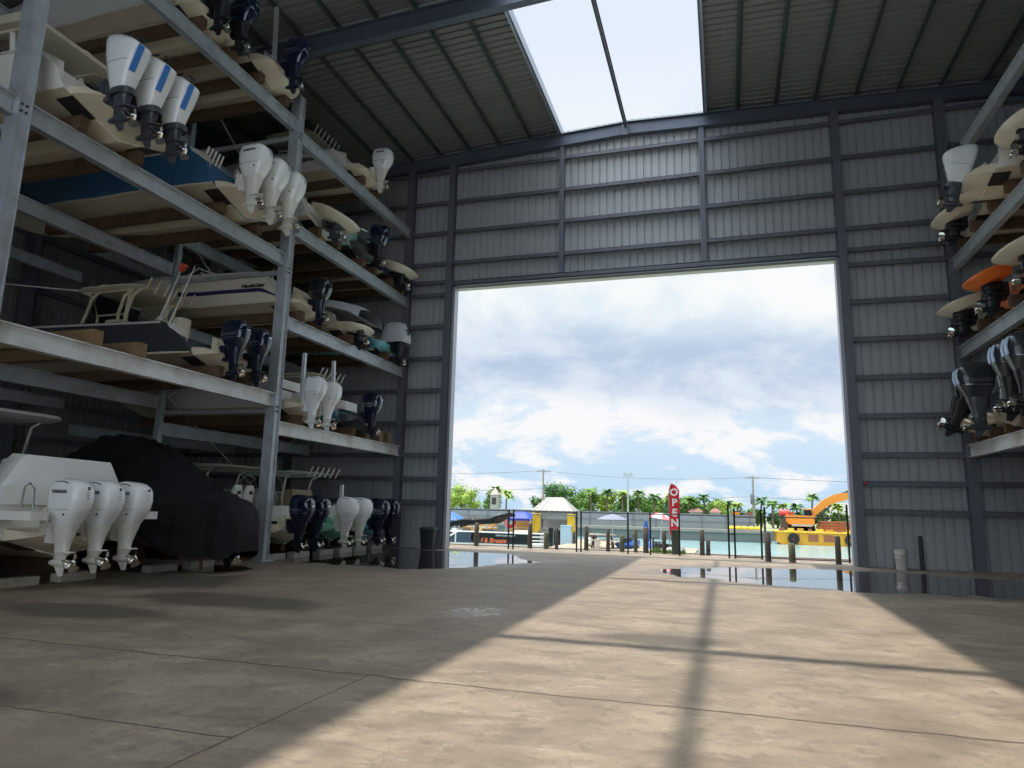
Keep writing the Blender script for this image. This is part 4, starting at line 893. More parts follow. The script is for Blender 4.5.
for k, ch in enumerate('OPEN'):
    M_ = Matrix.Translation((-.06 + (.02 if k else 0), -.045, 2.86 - .46 * k)) @ Matrix.Rotation(PI / 2, 4, 'X'); text_mesh('letter', ch, .46, mat('flag_white', (.85, .85, .85), .7), fb, M_, bold=.018)

# pontoon boat
t = thing('pontoon_boat', 'black and white pontoon boat with raised black bimini top at the dock', 'boat', (-15.2, 46, WZ))
for yy in (-.9, .9):
    mb = MB(); mb.tube([(-3.9, yy, .35), (-3.5, yy, .22), (3.4, yy, .22)], [.12, .33, .33], 12); mb.build('pontoon', silver, t)
mb = MB(); mb.bbox((-3.6, -1.25, .52), (3.6, 1.25, .62)); mb.build('deck', deckm, t, None)
def panel(x0, x1, m, n='fence_panel', z0=.62, z1=1.30, y=-1.22):
    mb = MB(); mb.bbox((x0, y - .03, z0), (x1, y + .03, z1)); o = mb.build(n, m, t, None); return o
panel(-3.5, -1.25, mat('panel_steel_blue', (.05, .07, .10), .3)); p = panel(-1.1, 2.9, black_gl); panel(-3.5, 2.9, black_gl, y=1.22)
text_mesh('lettering', "f & Breeze", .42, mat('orange_letter', (.80, .16, .05), .5), p, Matrix.Translation((.35, -1.27, .82)) @ Matrix.Rotation(PI / 2, 4, 'X'), shear=.25, bold=.012)
text_mesh('lettering', 'PONTOON   BOAT', .16, mat('flag_white', (.85, .85, .85), .7), p, Matrix.Translation((1.2, -1.27, 1.16)) @ Matrix.Rotation(PI / 2, 4, 'X'))
for z_ in (.64, .90, 1.14, 1.36):
    mb = MB(); mb.tube([(-3.5, -1.25, z_) if z_ > 1.3 else (2.9, -1.25, z_), (2.95, -1.25, z_), (3.5, -1.1, z_), (3.7, -.6, z_)], .045, 6); mb.build('rail', pipe_white, t)
mb = MB(); mb.tube([(-3.6, -1.3, .35), (-2.9, -1.3, .95), (-2.2, -1.3, 1.35)], .06, 6); mb.tube([(-2.35, -1.27, .62), (-2.35, -1.27, 1.36)], .05, 6); mb.build('gate_frame', pipe_white, t)
for x_, w_ in ((-2.6, 1.4), (-.2, 1.6), (1.9, 1.3)):
    mb = MB(); mb.rings([srect(x_, w_ / 2, .35, z_, 12, 5) for z_ in (.62, 1.05)]); mb.rings([[(x_ - w_ / 2, .3, 1.05), (x_ + w_ / 2, .3, 1.05), (x_ + w_ / 2, .5, 1.05), (x_ - w_ / 2, .5, 1.05)], [(x_ - w_ / 2, .4, 1.5), (x_ + w_ / 2, .4, 1.5), (x_ + w_ / 2, .5, 1.5), (x_ - w_ / 2, .5, 1.5)]]); mb.build('bench_seat', gel, t, 40)
mb = MB(); mb.rings([[(x_, yy * 1.25, z_ - .12 * yy * yy) for yy in (-1, -.5, 0, .5, 1)] + [(x_, yy * 1.25, z_ - .20 - .20 * abs(yy) * (1.2 if x_ < .5 else .3)) for yy in (1, .5, 0, -.5, -1)] for x_, z_ in ((-3.0, 1.95), (-2.6, 2.12), (-1.9, 2.25), (-1.0, 2.25), (0.0, 2.35), (0.7, 2.62), (1.1, 2.66))]); mb.build('bimini_top', tarp, t, 50)
for x0, x1 in ((-1.9, -2.5), (-.9, .8), (-.9, -1.2)):
    for yy in (-1.2, 1.2): mb = MB(); mb.tube([(x0, yy, 1.3), (x1, yy, 2.25 if x1 < 0 else 2.6)], .03, 6); mb.build('bimini_pole', silver, t)
mb = MB(); mb.rings([srect(4.0, .18, .15, z_, 10, 3) for z_ in (.3, .9, 1.1, 1.6, 1.75)]); mb.build('outboard_motor', black_gl, t)
# kiosk
t = thing('kiosk', 'small waterside kiosk with white hipped metal roof and serving counter', 'kiosk', (-11.95, 50.2, -.85)); t.scale = (.84, .84, .95)
wm = mat('kiosk_wall', (.42, .44, .45), .6); wt = mat('kiosk_white', (.36, .36, .34), .5)
mb = MB()
mb.rings([[(-1.75, -1.4, 2.45), (1.85, -1.4, 2.45), (1.85, 1.4, 2.45), (-1.75, 1.4, 2.45)], [(-1.75, -1.4, 2.55), (1.85, -1.4, 2.55), (1.85, 1.4, 2.55), (-1.75, 1.4, 2.55)], [(-.65, -.25, 3.55), (.75, -.25, 3.55), (.75, .25, 3.55), (-.65, .25, 3.55)]])
rf = mb.build('roof', mat('metal_roof_cream', (.30, .28, .23), .5), t, 20)
for k in range(7):
    f = (k + .5) / 7; mb = MB(); mb.tube([(-1.75 + 3.6 * f, -1.41, 2.57), (-.65 + 1.4 * f, -.26, 3.56)], .025, 5); mb.build('roof_seam', wt, rf)
for x_ in (-1.45, 1.55):
    for yy in (-1.1, 1.1): mb = MB(); mb.bbox((x_ - .1, yy - .1, 0), (x_ + .1, yy + .1, 2.45)); mb.build('corner_post', wt, t, None)
mb = MB(); mb.bbox((-1.45, -1.1, 0), (.0, -1.0, 1.15)); mb.build('front_panel', wm, t, None); mb = MB(); mb.bbox((.95, -1.1, 0), (1.55, -1.0, 1.15)); mb.build('front_panel', wm, t, None); mb = MB(); mb.bbox((-1.45, 1.0, 0), (1.55, 1.1, 2.45)); mb.build('back_panel', wm, t, None)
mb = MB(); mb.bbox((-1.6, -1.35, 1.15), (1.7, -.8, 1.24)); mb.build('counter', wt, t, None)
mb = MB(); mb.bbox((-1.45, -1.05, 1.9), (1.55, -1.0, 2.45)); mb.build('fascia_panel', wt, t, None)
mb = MB(); mb.bbox((-.05, -1.0, .0), (.95, -.6, 1.1)); mb.build('doorway_shade', black_pl, t, None)
mb = MB(); mb.bbox((.62, -1.75, .05), (1.35, -1.25, 1.35)); mb.bbox((.60, -1.78, 1.35), (1.37, -1.22, 1.42)); tag(mb.build('ice_chest', mat('chest_pale_blue', (.48, .62, .70), .4), None, None, (-11.75, 50.2, -.85)), 'tall pale blue chest standing before the kiosk', 'box')
yel = mat('yellow_flag', (.62, .38, .02), .6)
for k, (x_, lab) in enumerate(((-13.0, 'small yellow banner hung at the pontoon side of the kiosk'), (-10.45, 'yellow pennant hung at the umbrella side of the kiosk'))):
    mb = MB(); mb.add([(x_ - .3, 48.9, 1.25), (x_ + .25, 48.9, 1.2), (x_ + .3, 48.85, .2), (x_ - .05, 48.85, -.1), (x_ - .3, 48.9, .3), (x_ - .3, 48.93, 1.25), (x_ + .25, 48.93, 1.2), (x_ + .3, 48.88, .2), (x_ - .05, 48.88, -.1), (x_ - .3, 48.93, .3)], [(0, 1, 2, 3, 4), (9, 8, 7, 6, 5), (0, 5, 6, 1), (1, 6, 7, 2), (2, 7, 8, 3), (3, 8, 9, 4), (4, 9, 5, 0)])
    mb.tube([(x_ - .32, 48.92, 1.35), (x_ + .32, 48.92, 1.30)], .03, 6)
    tag(mb.build('banner', yel, None, None), lab, 'banner')
# canopies & umbrellas
def canopy(x_, y_, z0, w_, h_, m, lab):
    t = thing('canopy_tent', lab, 'canopy', (x_, y_, -.85))
    mb = MB(); rg = []
    for f, z_ in ((1.0, z0 + .85 - .18), (1.0, z0 + .85), (.75, z0 + .85 + h_ * .45), (.4, z0 + .85 + h_ * .8), (.05, z0 + .85 + h_)): rg.append([(a, b, z_) for a, b, _ in srect(0, w_ / 2 * f, w_ / 2 * f, 0, 20, 5)])
    mb.rings(rg); mb.build('canopy_cloth', m, t, 40)
    for sx in (-1, 1):
        for sy in (-1, 1): mb = MB(); mb.tube([(sx * w_ * .46, sy * w_ * .46, 0), (sx * w_ * .46, sy * w_ * .46, z0 + .85)], .04, 6); mb.build('canopy_leg', silver, t)
canopy(-22.6, 55, .60, 3.2, .75, mat('canopy_blue', (.04, .13, .33), .6), 'pale blue canopy tent beside the door jamb behind the pontoon boat')
canopy(-15.85, 55, .88, 2.2, .62, mat('canopy_royal', (.015, .04, .26), .6), 'royal blue canopy tent between the pontoon boat and kiosk')
def umbrella(x_, y_, zt, w_, m, lab, z0=-.3, tilt=0, h_=.30, m2=None):
    t = thing('beach_umbrella', lab, 'umbrella', (x_, y_, z0))
    mb = MB(); mb.tube([(0, 0, 0), (tilt * .5, 0, zt - z0)], .03, 6); mb.build('umbrella_pole', silver, t)
    mb = MB(); n = 8; top = (tilt * .5, 0, zt - z0); 
    r1 = [(tilt * .5 + w_ / 2 * math.cos(2 * PI * k / n), w_ / 2 * math.sin(2 * PI * k / n), zt - z0 - h_ - tilt * .35 * math.cos(2 * PI * k / n)) for k in range(n)]
    r2_ = [(tilt * .5 + (a - tilt * .5) * .5, b * .5, c + h_ * .62 + 0) for a, b, c in r1]
    for k in range(n):
        mb.cur = k % 2 if m2 else 0; j = (k + 1) % n
        mb.add([r1[k], r1[j], r2_[j], r2_[k], top], [(0, 1, 2, 3), (3, 2, 4)])
        mb.add([tuple(Vector(p) - Vector((0, 0, .02))) for p in (r1[k], r1[j], r2_[j], r2_[k], top)], [(3, 2, 1, 0), (4, 2, 3)])
    mb.build('umbrella_cloth', [m, m2 or m], t, None)
umbrella(-5.85, 38, 1.50, 1.75, mat('umbrella_pale', (.18, .20, .25), .7), 'pale grey-blue umbrella beside the tall light pole')
umbrella(-3.45, 39, 1.60, 1.5, mat('umbrella_red', (.75, .16, .16), .7), 'red and white umbrella beside the feather flag', tilt=.35, m2=mat('umbrella_white', (.78, .72, .72), .7))
for x_, lab in ((-6.85, 'low picnic table under the pale umbrella'),):
    t = thing('picnic_table', lab, 'table', (x_ + .6, 37.2, -.3))
    mb = MB(); mb.bbox((-.7, -.35, .68), (.7, .35, .74)); mb.build('table_top', pale_timber, t, None)
    for sx in (-1, 1): mb = MB(); mb.tube([(sx * .55, -.3, 0), (sx * .45, 0, .68)], .04, 6); mb.tube([(sx * .55, .3, 0), (sx * .45, 0, .68)], .04, 6); mb.build('leg', timber, t)
    for sy in (-1, 1): mb = MB(); mb.bbox((-.7, sy * .65 - .12, .40), (.7, sy * .65 + .12, .45)); mb.build('bench', pale_timber, t, None)
# jet skis
def jetski(x_, y_, z_, rz, m, lab):
    t = thing('jet_ski', lab, 'jet ski', (x_, y_, z_), rz); t.scale = (.72, .72, .72)
    mb = MB(); mb.rings([[(a, -w_, .28), (a, -w_ * .6, .02), (a, w_ * .6, .02), (a, w_, .28), (a, w_ * .8, h_), (a, -w_ * .8, h_)] for a, w_, h_ in ((-1.4, .42, .42), (-.5, .52, .46), (.4, .50, .60), (1.1, .30, .62), (1.5, .05, .5))]); mb.build('hull', [m], t, 30)
    mb = MB(); mb.rings([srect(a, .1, w_, z2, 10, 3) for a, w_, z2 in ((-.9, .2, .42), (-.9, .2, .75))]); mb.rings([[(a, -.17, .45), (a, .17, .45), (a, .15, h_), (a, -.15, h_)] for a, h_ in ((-1.1, .72), (-.3, .78), (.3, .70))]); mb.build('seat', black_pl, t, 30)
    mb = MB(); mb.tube([(.5, -.35, .98), (.55, 0, .95), (.5, .35, .98)], .03, 6); mb.tube([(.55, 0, .95), (.75, 0, .6)], .06, 6); mb.build('handlebar', black_pl, t)
jetski(-7.2, 39.5, -.3, 1.9, gel, 'white jet ski parked on the sand beside the kiosk'); jetski(-5.0, 38.5, -.3, 1.2, mat('jetski_blue', (.05, .16, .5), .3), 'blue jet ski parked on the sand behind the short mossy pile')
jetski(-3.3, 35.0, -.3, 1.9, MATS['jetski_blue'], 'blue jet ski parked end-on behind the stout dark pile'); jetski(-2.6, 33.2, -.3, .8, gel, 'white and black jet ski parked beside the green utility box')
t = thing('flag_stand', 'furled blue flag on a stand beside the red and white umbrella', 'flag', (-3.85, 36, -.3)); mb = MB(); mb.tube([(0, 0, 0), (0, 0, 1.6)], .03, 6); mb.build('flag_pole', silver, t); mb = MB(); mb.rings([srect(0, a, .08, z_, 10, 2) for z_, a in ((.3, .10), (.6, .18), (1.1, .16), (1.5, .06))]); mb.build('flag_cloth', MATS['jetski_blue'], t)
# yellow stalls behind the pontoon boat
for x_, lab in ((-20.0, 'yellow food stall under the pale blue canopy'), (-15.4, 'yellow food stall under the royal blue canopy')):
    t = thing('market_stall', lab, 'stall', (x_, 56, -.85)); mb = MB(); mb.bbox((-1.6, -.4, 0), (1.6, .4, .85)); mb.build('stall_front', mat('stall_yellow', (.75, .45, .03), .6), t, None); mb = MB(); mb.bbox((-1.7, -.5, .85), (1.7, .5, .92)); mb.build('stall_counter', pale_timber, t, None)
    mb = MB(); mb.bbox((-1.5, .35, 0), (1.5, .42, 1.65)); mb.build('stall_back', mat('stall_back_brown', (.45, .25, .08), .7), t, None)
t = thing('wall_sign', 'round red ring sign behind the pontoon bimini', 'sign', (-16.7, 54.5, .55)); mb = MB(); n = 20
rgs = [[(r_ * math.cos(2 * PI * k / n), d_, r_ * math.sin(2 * PI * k / n)) for k in range(n)] for r_, d_ in ((.22, -.05), (.48, -.05), (.48, .05), (.22, .05))]; mb.rings(rgs + [rgs[0]], cap=False); mb.build('ring', MATS['red_lens'], t); mb = MB(); mb.tube([(0, .06, -.4), (0, .06, -1.4)], .05, 6); mb.build('sign_post', silver, t)
# small white clock-tower house
t = thing('lookout_hut', 'narrow white tower hut with a dark window beside the palms', 'hut', (-29.75, 90, -.2))
mb = MB(); t.scale = (.45, .45, .92); mb.bbox((-1.2, -1.2, 0), (1.2, 1.2, 3.9)); mb.build('wall', wt, t, None); mb = MB(); mb.rings([[(-1.4, -1.4, 3.9), (1.4, -1.4, 3.9), (1.4, 1.4, 3.9), (-1.4, 1.4, 3.9)], [(-.1, -.1, 4.9), (.1, -.1, 4.9), (.1, .1, 4.9), (-.1, .1, 4.9)]]); mb.build('roof', MATS['metal_roof_cream'], t, 20); mb = MB(); mb.bbox((-.7, -1.25, 2.5), (.7, -1.15, 3.5)); mb.build('window', glass_dk, t, None)
# far grey fence wall
t = thing('boundary_fence', 'long grey panel fence on the far bank', 'fence', (-10, 80.5, -.2)); gp = mat('fence_panel_grey', (.22, .25, .27), .7, 0, .3, (.27, .29, .31), .5)
mb = MB(); mb.bbox((-30, -.04, .1), (13, .04, 1.62)); mb.build('fence_panel', gp, t, None)
for k in range(18):
    x_ = -30 + k * 2.5; mb = MB(); mb.bbox((x_ - .06, -.12, 0), (x_ + .06, -.04, 1.75)); mb.build('post', mat('fence_post_grey', (.16, .18, .2), .6), t, None)
mb = MB(); mb.bbox((-30, -.1, 1.62), (13, .1, 1.72)); mb.build('top_rail', mat('fence_post_grey', (.16, .18, .2), .6), t, None)
mb = MB(); mb.bbox((-30, -.10, .85), (13, -.04, .93)); mb.build('mid_rail', MATS['fence_post_grey'], t, None)
# utility poles + wires
wood = mat('pole_wood', (.30, .27, .24), .8); 
PX = [(-60, 92), (-23.6, 92), (3.4, 92), (42, 92)]
for k, (x_, y_) in enumerate(PX):
    lab = ['utility pole off beyond the left-hand trees', 'wooden utility pole with crossarm rising behind the kiosk roof', 'wooden utility pole with transformer and crossarm beside the orange machines', 'utility pole beyond the barge'][k]
    t = thing('utility_pole', lab, 'pole', (x_, y_, -.2)); top = (7.2, 7.15, 6.5, 6.6)[k]
    mb = MB(); mb.tube([(0, 0, 0), (0, 0, top)], [.16, .11], 8); mb.build('pole_shaft', wood, t)
    mb = MB(); mb.box((0, 0, top - .25), (2.0, .1, .1)); mb.build('crossarm', wood, t, None)
    if k == 2: mb = MB(); mb.lathe([(.22, 3.0), (.25, 3.1), (.25, 4.2), (.15, 4.35)], (-.12, -.25, 0), 2, 10); mb.build('transformer', mat('transformer_grey', (.12, .14, .16), .5), t)
for dz, lab in ((0.0, 'upper overhead power line strung between the utility poles'), (-2.4, 'lower overhead cable strung between the utility poles')):
    mb = MB()
    for k in range(3):
        a, b = PX[k], PX[k + 1]; za, zb = (7.2, 7.15, 6.5, 6.6)[k] - .35 + dz, (7.2, 7.15, 6.5, 6.6)[k + 1] - .35 + dz
        mb.tube([(a[0] + (b[0] - a[0]) * i / 10, 92, za + (zb - za) * i / 10 - .6 * (1 - (2 * i / 10 - 1) ** 2)) for i in range(11)], .022, 5)
    tag(mb.build('power_line', black_pl, None), lab, 'cable')
t = thing('light_pole', 'tall grey floodlight pole standing behind the pale umbrella', 'pole', (-11.6, 88, -.2))
mb = MB(); mb.tube([(0, 0, 0), (0, 0, 6.6)], [.12, .07], 8); mb.build('pole_shaft', mat('pole_grey', (.42, .44, .46), .5), t)
for sg in (-1, 1): mb = MB(); mb.box((sg * .4, 0, 6.35), (.35, .3, .45)); mb.tube([(0, 0, 6.4), (sg * .4, 0, 6.4)], .04, 5); mb.build('floodlight', MATS['pole_grey'], t, None)
# trees
leafA = mat('leaf_green', (.07, .17, .02), .7, 0, .9, (.16, .27, .04), 1.2)
leafB = mat('leaf_yellow_green', (.20, .33, .04), .7, 0, .9, (.36, .42, .10), 1.2)
leafC = mat('leaf_dark_green', (.035, .12, .03), .7, 0, .9, (.09, .18, .03), 1.2)
bark = mat('bark', (.16, .12, .09), .9)
def tree(x_, y_, h_, w_, m, lab, seed, group=None):
    rnd = random.Random(seed); t = thing('broadleaf_tree', lab, 'tree', (x_, y_, -.2), group=group)
    mb = MB(); mb.tube([(0, 0, 0), (.1, 0, h_ * .35), (0, .1, h_ * .6)], [.18, .13, .07], 7); mb.build('trunk', bark, t)
    mb = MB()
    for c in range(14):
        cx, cy, cz = rnd.uniform(-.32, .32) * w_, rnd.uniform(-.32, .32) * w_, h_ * rnd.uniform(.36, .82); r_ = w_ * rnd.uniform(.15, .25)
        for k in range(110):
            d = Vector((rnd.gauss(0, 1), rnd.gauss(0, 1), rnd.gauss(0, .8))).normalized() * r_ * rnd.uniform(.6, 1.35); p = Vector((cx, cy, cz)) + d
            s_ = rnd.uniform(.09, .22); a = Vector((rnd.gauss(0, 1), rnd.gauss(0, 1), rnd.gauss(0, 1))).normalized(); b = a.cross(d).normalized()
            if b.length < .1: continue
            mb.add([p - a * s_, p + b * s_ * .6, p + a * s_, p - b * s_ * .6], [(0, 1, 2, 3)])
        rg = [[(cx + r_ * .6 * math.sin(th) * math.cos(2 * PI * k / 8), cy + r_ * .6 * math.sin(th) * math.sin(2 * PI * k / 8), cz + r_ * .6 * math.cos(th)) for k in range(8)] for th in (.15, .8, 1.57, 2.3, 3.0)]; mb.rings(rg)
    mb.build('foliage', m, t, 180)
def palm(x_, y_, h_, m, lab, seed, group=None, fl=1.3):
    rnd = random.Random(seed); t = thing('palm_tree', lab, 'palm', (x_, y_, -.2), group=group); lean = rnd.uniform(-.2, .2)
    mb = MB(); mb.tube([(0, 0, 0), (lean * .3, 0, h_ * .5), (lean, 0, h_ - fl * .4)], [.16, .12, .10], 7); mb.build('trunk', bark, t)
    mb = MB()
    for k in range(34):
        a = rnd.uniform(0, 6.28); el = rnd.uniform(-.3, 1.2); L_ = fl * rnd.uniform(.8, 1.1); pts = []
        for i in range(5):
            f = i / 4; r_ = L_ * f * math.cos(el * (1 - f * .4)); z_ = L_ * f * math.sin(el) - .55 * L_ * f * f; pts.append(Vector((lean + r_ * math.cos(a), r_ * math.sin(a), h_ - fl * .4 + z_)))
        sd = Vector((-math.sin(a), math.cos(a), 0))
        for i in range(4):
            w0, w1 = (.22 * math.sin(PI * (i + .3) / 4.6)) * fl / 1.1, (.22 * math.sin(PI * (i + 1.2) / 4.6)) * fl / 1.1
            p, q = pts[i], pts[i + 1]; dn = Vector((0, 0, -.5))
            for sg in (-1, 1): mb.add([p, q, q + sd * sg * w1 + dn * w1, p + sd * sg * w0 + dn * w0], [(0, 1, 2, 3)])
    mb.build('fronds', m, t, None)
tree(-40.5, 100, 5.3, 4.0, leafB, 'yellow-green tree just inside the door jamb', 1); tree(-36.2, 94, 5.6, 5.6, leafB, 'large yellow-green tree behind the pale blue canopy', 2); tree(-34.0, 101, 4.5, 3.0, leafA, 'shorter bushy tree beside the white tower hut', 3)
palm(-33.0, 100, 5.1, leafA, 'palm left of the white tower hut roof', 4); palm(-31.0, 99, 4.6, leafB, 'yellowish palm right of the white tower hut', 5)
palm(-45, 101, 6.0, leafA, 'palm mostly hidden by the door jamb', 6)
tree(-22.8, 95.5, 5.9, 4.2, leafC, 'tallest dark green tree behind the kiosk roof', 7); tree(-26.2, 99.5, 4.3, 2.6, leafC, 'small dark tree at the base of the utility pole', 8); tree(-20.6, 100, 5.3, 4.0, leafA, 'green tree on the umbrella side of the kiosk roof', 9)
G = 'trees in the row along the far bank'
for k in range(10):
    x_ = -18.0 + k * 1.9; tree(x_, 95 + (k % 3) * 3.6, 4.7 - .10 * k + .3 * math.sin(k * 2.2), 3.2, [leafA, leafB, leafC, leafA][k % 4], 'bushy green tree in the row behind the long grey fence', 20 + k, G)
for k in range(8):
    x_ = -17.2 + k * 2.1; palm(x_, 93.0 + (k % 2) * .8, 4.9 - .12 * k + .25 * math.sin(k * 3), [leafA, leafC, leafB][k % 3], 'palm rising among the bushy trees behind the long grey fence', 40 + k, 'palms in the row along the far bank', 1.1)
G2 = 'palms beyond the orange machines'
for k, (x_, h_) in enumerate(((.4, 3.6), (1.6, 3.5), (4.6, 4.2), (6.0, 3.7), (7.4, 3.4), (9.2, 3.4), (12.4, 3.3), (14.2, 3.5), (16.5, 3.3))):
    palm(x_, 99 + (k % 3), h_, [leafA, leafB, leafC][k % 3], 'palm on the far bank beyond the barge and orange machines', 60 + k, G2, 1.1)
palm(10.6, 97, 4.6, leafA, 'tallest slender palm standing under the excavator boom', 77, fl=.9)
for k in range(7):
    tree(1.5 + k * 2.6, 101, 2.3 + .3 * math.sin(k * 2), 2.6, [leafC, leafA][k % 2], 'low green shrub-like tree on the far bank behind the barge', 90 + k, 'low trees behind the barge')
for x_, w_, lab in ((-3.6, 1.5, 'low white house with brown roof behind the long grey fence'), (-1.2, 1.2, 'smaller white house with brown roof beside the feather flag trees')):
    t = thing('house', lab, 'house', (x_, 93, -.2)); t.scale = (1, 1, .8); mb = MB(); mb.bbox((-w_ / 2, -1, 0), (w_ / 2, 1, 2.4)); mb.build('wall', wt, t, None); mb = MB(); mb.rings([[(-w_ / 2 - .2, -1.2, 2.4), (w_ / 2 + .2, -1.2, 2.4), (w_ / 2 + .2, 1.2, 2.4), (-w_ / 2 - .2, 1.2, 2.4)], [(-w_ / 4, -.1, 3.0), (w_ / 4, -.1, 3.0), (w_ / 4, .1, 3.0), (-w_ / 4, .1, 3.0)]]); mb.build('roof', mat('roof_brown', (.20, .10, .08), .7), t, 20); mb = MB(); mb.bbox((-.35, -1.06, 1.2), (.35, -1.0, 2.0)); mb.build('window', glass_dk, t, None)
# barge & excavator
yb = mat('barge_yellow', (.66, .33, .02), .55, 0, .5, (.45, .20, .03), 2.0); org = mat('machine_orange', (.70, .25, .02), .45, 0, .2, (.55, .18, .02), 1.5); rst = mat('rust_brown', (.28, .10, .05), .8, 0, .5, (.38, .15, .07), 2.0)
t = thing('barge', 'yellow work barge with rusty deck rail moored on the water', 'barge', (10.4, 78.5, WZ)); t.scale = (1.09,) * 3
mb = MB(); mb.prism([(-5.0, .25), (-4.6, 0), (6.5, 0), (6.9, .3), (6.9, 1.12), (-5.0, 1.12)], 1, -2.2, 2.2); mb.build('hull', yb, t, None)
mb = MB(); mb.bbox((-5.1, -2.3, 1.10), (7.0, 2.3, 1.24)); mb.build('deck_edge', mat('barge_trim', (.85, .55, .05), .5), t, None)
for x_ in (-3.5, -1.9, -.6, 3.1, 4.8): mb = MB(); mb.bbox((x_ - .42, -2.24, .35), (x_ + .42, -2.19, .95)); mb.build('rust_panel', rst, t, None)
for x_ in (-3.6, 1.2): mb = MB(); n = 16; rgs = [[(x_ + r_ * math.cos(2 * PI * k / n), d_, .55 + r_ * math.sin(2 * PI * k / n)) for k in range(n)] for r_, d_ in ((.2, -2.45), (.5, -2.45), (.5, -2.2), (.2, -2.2))]; mb.rings(rgs + [rgs[0]], cap=False); mb.build('fender_tyre', black_pl, t)
rnd_ = random.Random(5)
for k in range(14):
    x_ = -4.6 + k * .82; mb = MB(); mb.box((x_, -2.1, 1.24 + .09), (rnd_.uniform(.25, .6), .3, .18 + rnd_.uniform(0, .16))); mb.build('deck_fitting', [rst, MATS['barge_trim'], yb][k % 3], t, None)
t = thing('excavator', 'orange excavator with long arched boom on the yellow barge deck', 'excavator', (7.45, 78.1, .05)); t.scale = (1.09,) * 3
mb = MB(); mb.bbox((-1.2, -.8, .62), (1.1, .8, 1.42)); mb.bbox((-1.35, -.7, .8), (-1.1, .7, 1.5)); mb.build('machine_body', org, t, None)
mb = MB()
for sy in (-.75, .75): mb.rings([srect(0, 1.2, .22, z_, 16, 4) for z_ in (0, .25, .5)]); 
o = mb.build('track', black_pl, t); mb = MB(); mb.bbox((-.9, -.82, .42), (.9, .82, .62)); mb.build('turntable', mat('grey_metal', (.35, .36, .38), .5), t, None)
mb = MB(); mb.bbox((.2, -.8, 1.42), (.9, 0, 1.95)); c_ = mb.build('cab', glass_dk, t, None); mb = MB(); mb.bbox((.15, -.85, 1.95), (.95, .05, 2.05)); mb.build('cab_roof', org, c_, None)
bp_ = [(.7, .95, .18), (1.2, 1.75, .30), (2.0, 2.5, .34), (3.0, 3.05, .36), (3.9, 3.28, .34), (4.9, 3.30, .28), (5.6, 2.9, .2)]
mb = MB(); mb.rings([[(a - w_ * .3, -.18, c + w_), (a - w_ * .3, .18, c + w_), (a + w_ * .3, .18, c - w_), (a + w_ * .3, -.18, c - w_)] for a, c, w_ in bp_]); bo = mb.build('boom', org, t, 50)
mb = MB(); mb.tube([(1.0, -.2, .9), (2.7, -.2, 2.45)], .09, 8); mb.tube([(2.2, -.1, 2.95), (4.2, -.1, 3.75)], .08, 8); mb.build('hydraulic_ram', black_pl, bo)
mb = MB(); mb.tube([(5.5, 0, 3.0), (6.2, 0, 1.8), (6.4, 0, .6)], .16, 6); mb.build('dipper_arm', org, t)
t = thing('pipe_stack', 'stack of rusty brown steel sections on the barge deck', 'steel stack', (11.1, 78.3, .05)); t.scale = (1.09,) * 3
for k in range(4):
    mb = MB(); mb.bbox((-2.0 + .1 * k, -.9, .0 + .24 * k), (2.2, .9, .2 + .24 * k)); mb.bbox((-2.05 + .1 * k, -.95, .16 + .24 * k), (2.25, .95, .22 + .24 * k)); mb.build('steel_section', rst, t, None)
t = thing('crane_winch', 'dark winch machine with red drum cover beside the excavator', 'winch', (6.0, 78.5, .05)); t.scale = (1.09,) * 3; mb = MB(); mb.bbox((-.5, -.5, 0), (.5, .5, 1.2)); mb.bbox((.35, -.3, 0), (.75, .3, 1.75)); mb.build('winch_frame', mat('dark_steel', (.05, .05, .055), .6), t, None); mb = MB(); mb.lathe([(.25, -.55), (.30, -.5), (.30, .3), (.25, .35)], (0, 0, 1.65), 0, 12); mb.build('winch_drum', mat('drum_red', (.62, .06, .06), .5), t)
mb = MB(); mb.bbox((.35, -.32, .2), (.8, -.28, 1.75)); mb.build('rusty_plate', rst, t, None)
t = thing('loader', 'smaller orange loader parked on the far bank behind the gate', 'loader', (1.6, 81.5, -.2)); mb = MB(); mb.bbox((-1.2, -.7, .5), (.6, .7, 1.3)); mb.bbox((-.9, -.6, 1.3), (-.1, .6, 2.0)); mb.build('machine_body', org, t, None); mb = MB(); mb.bbox((.6, -.7, .3), (1.2, .7, 2.0)); mb.build('counterweight', rst, t, None)
for x_ in (-.9, .5): mb = MB(); mb.lathe([(.4, -.75), (.45, -.6), (.45, .6), (.4, .75)], (x_, 0, .45), 1, 14); mb.build('wheel', black_pl, t)
for k in range(5):
    mb = MB(); x_ = .6 + k * .65; mb.tube([(x_ - .3, 78.4, .14), (x_ - .2, 78.4, .16), (x_ + .2, 78.4, .16), (x_ + .3, 78.4, .14)], [.08, .18, .18, .08], 8); tag(mb.build('float_buoy', mat('buoy_yellow', (.85, .60, .02), .5), None), 'yellow float lying in the row on the far seawall edge', 'float', 'yellow floats on the far seawall')
mb = MB(); mb.tube([(-6.3, 0, 0), (-6.0, 0, 3.6)], [.2, .15], 8); tag(mb.build('channel_post', rst, None, loc=(-29.5, 80, -.2)), 'rusty red post standing before the yellow-green trees', 'post')

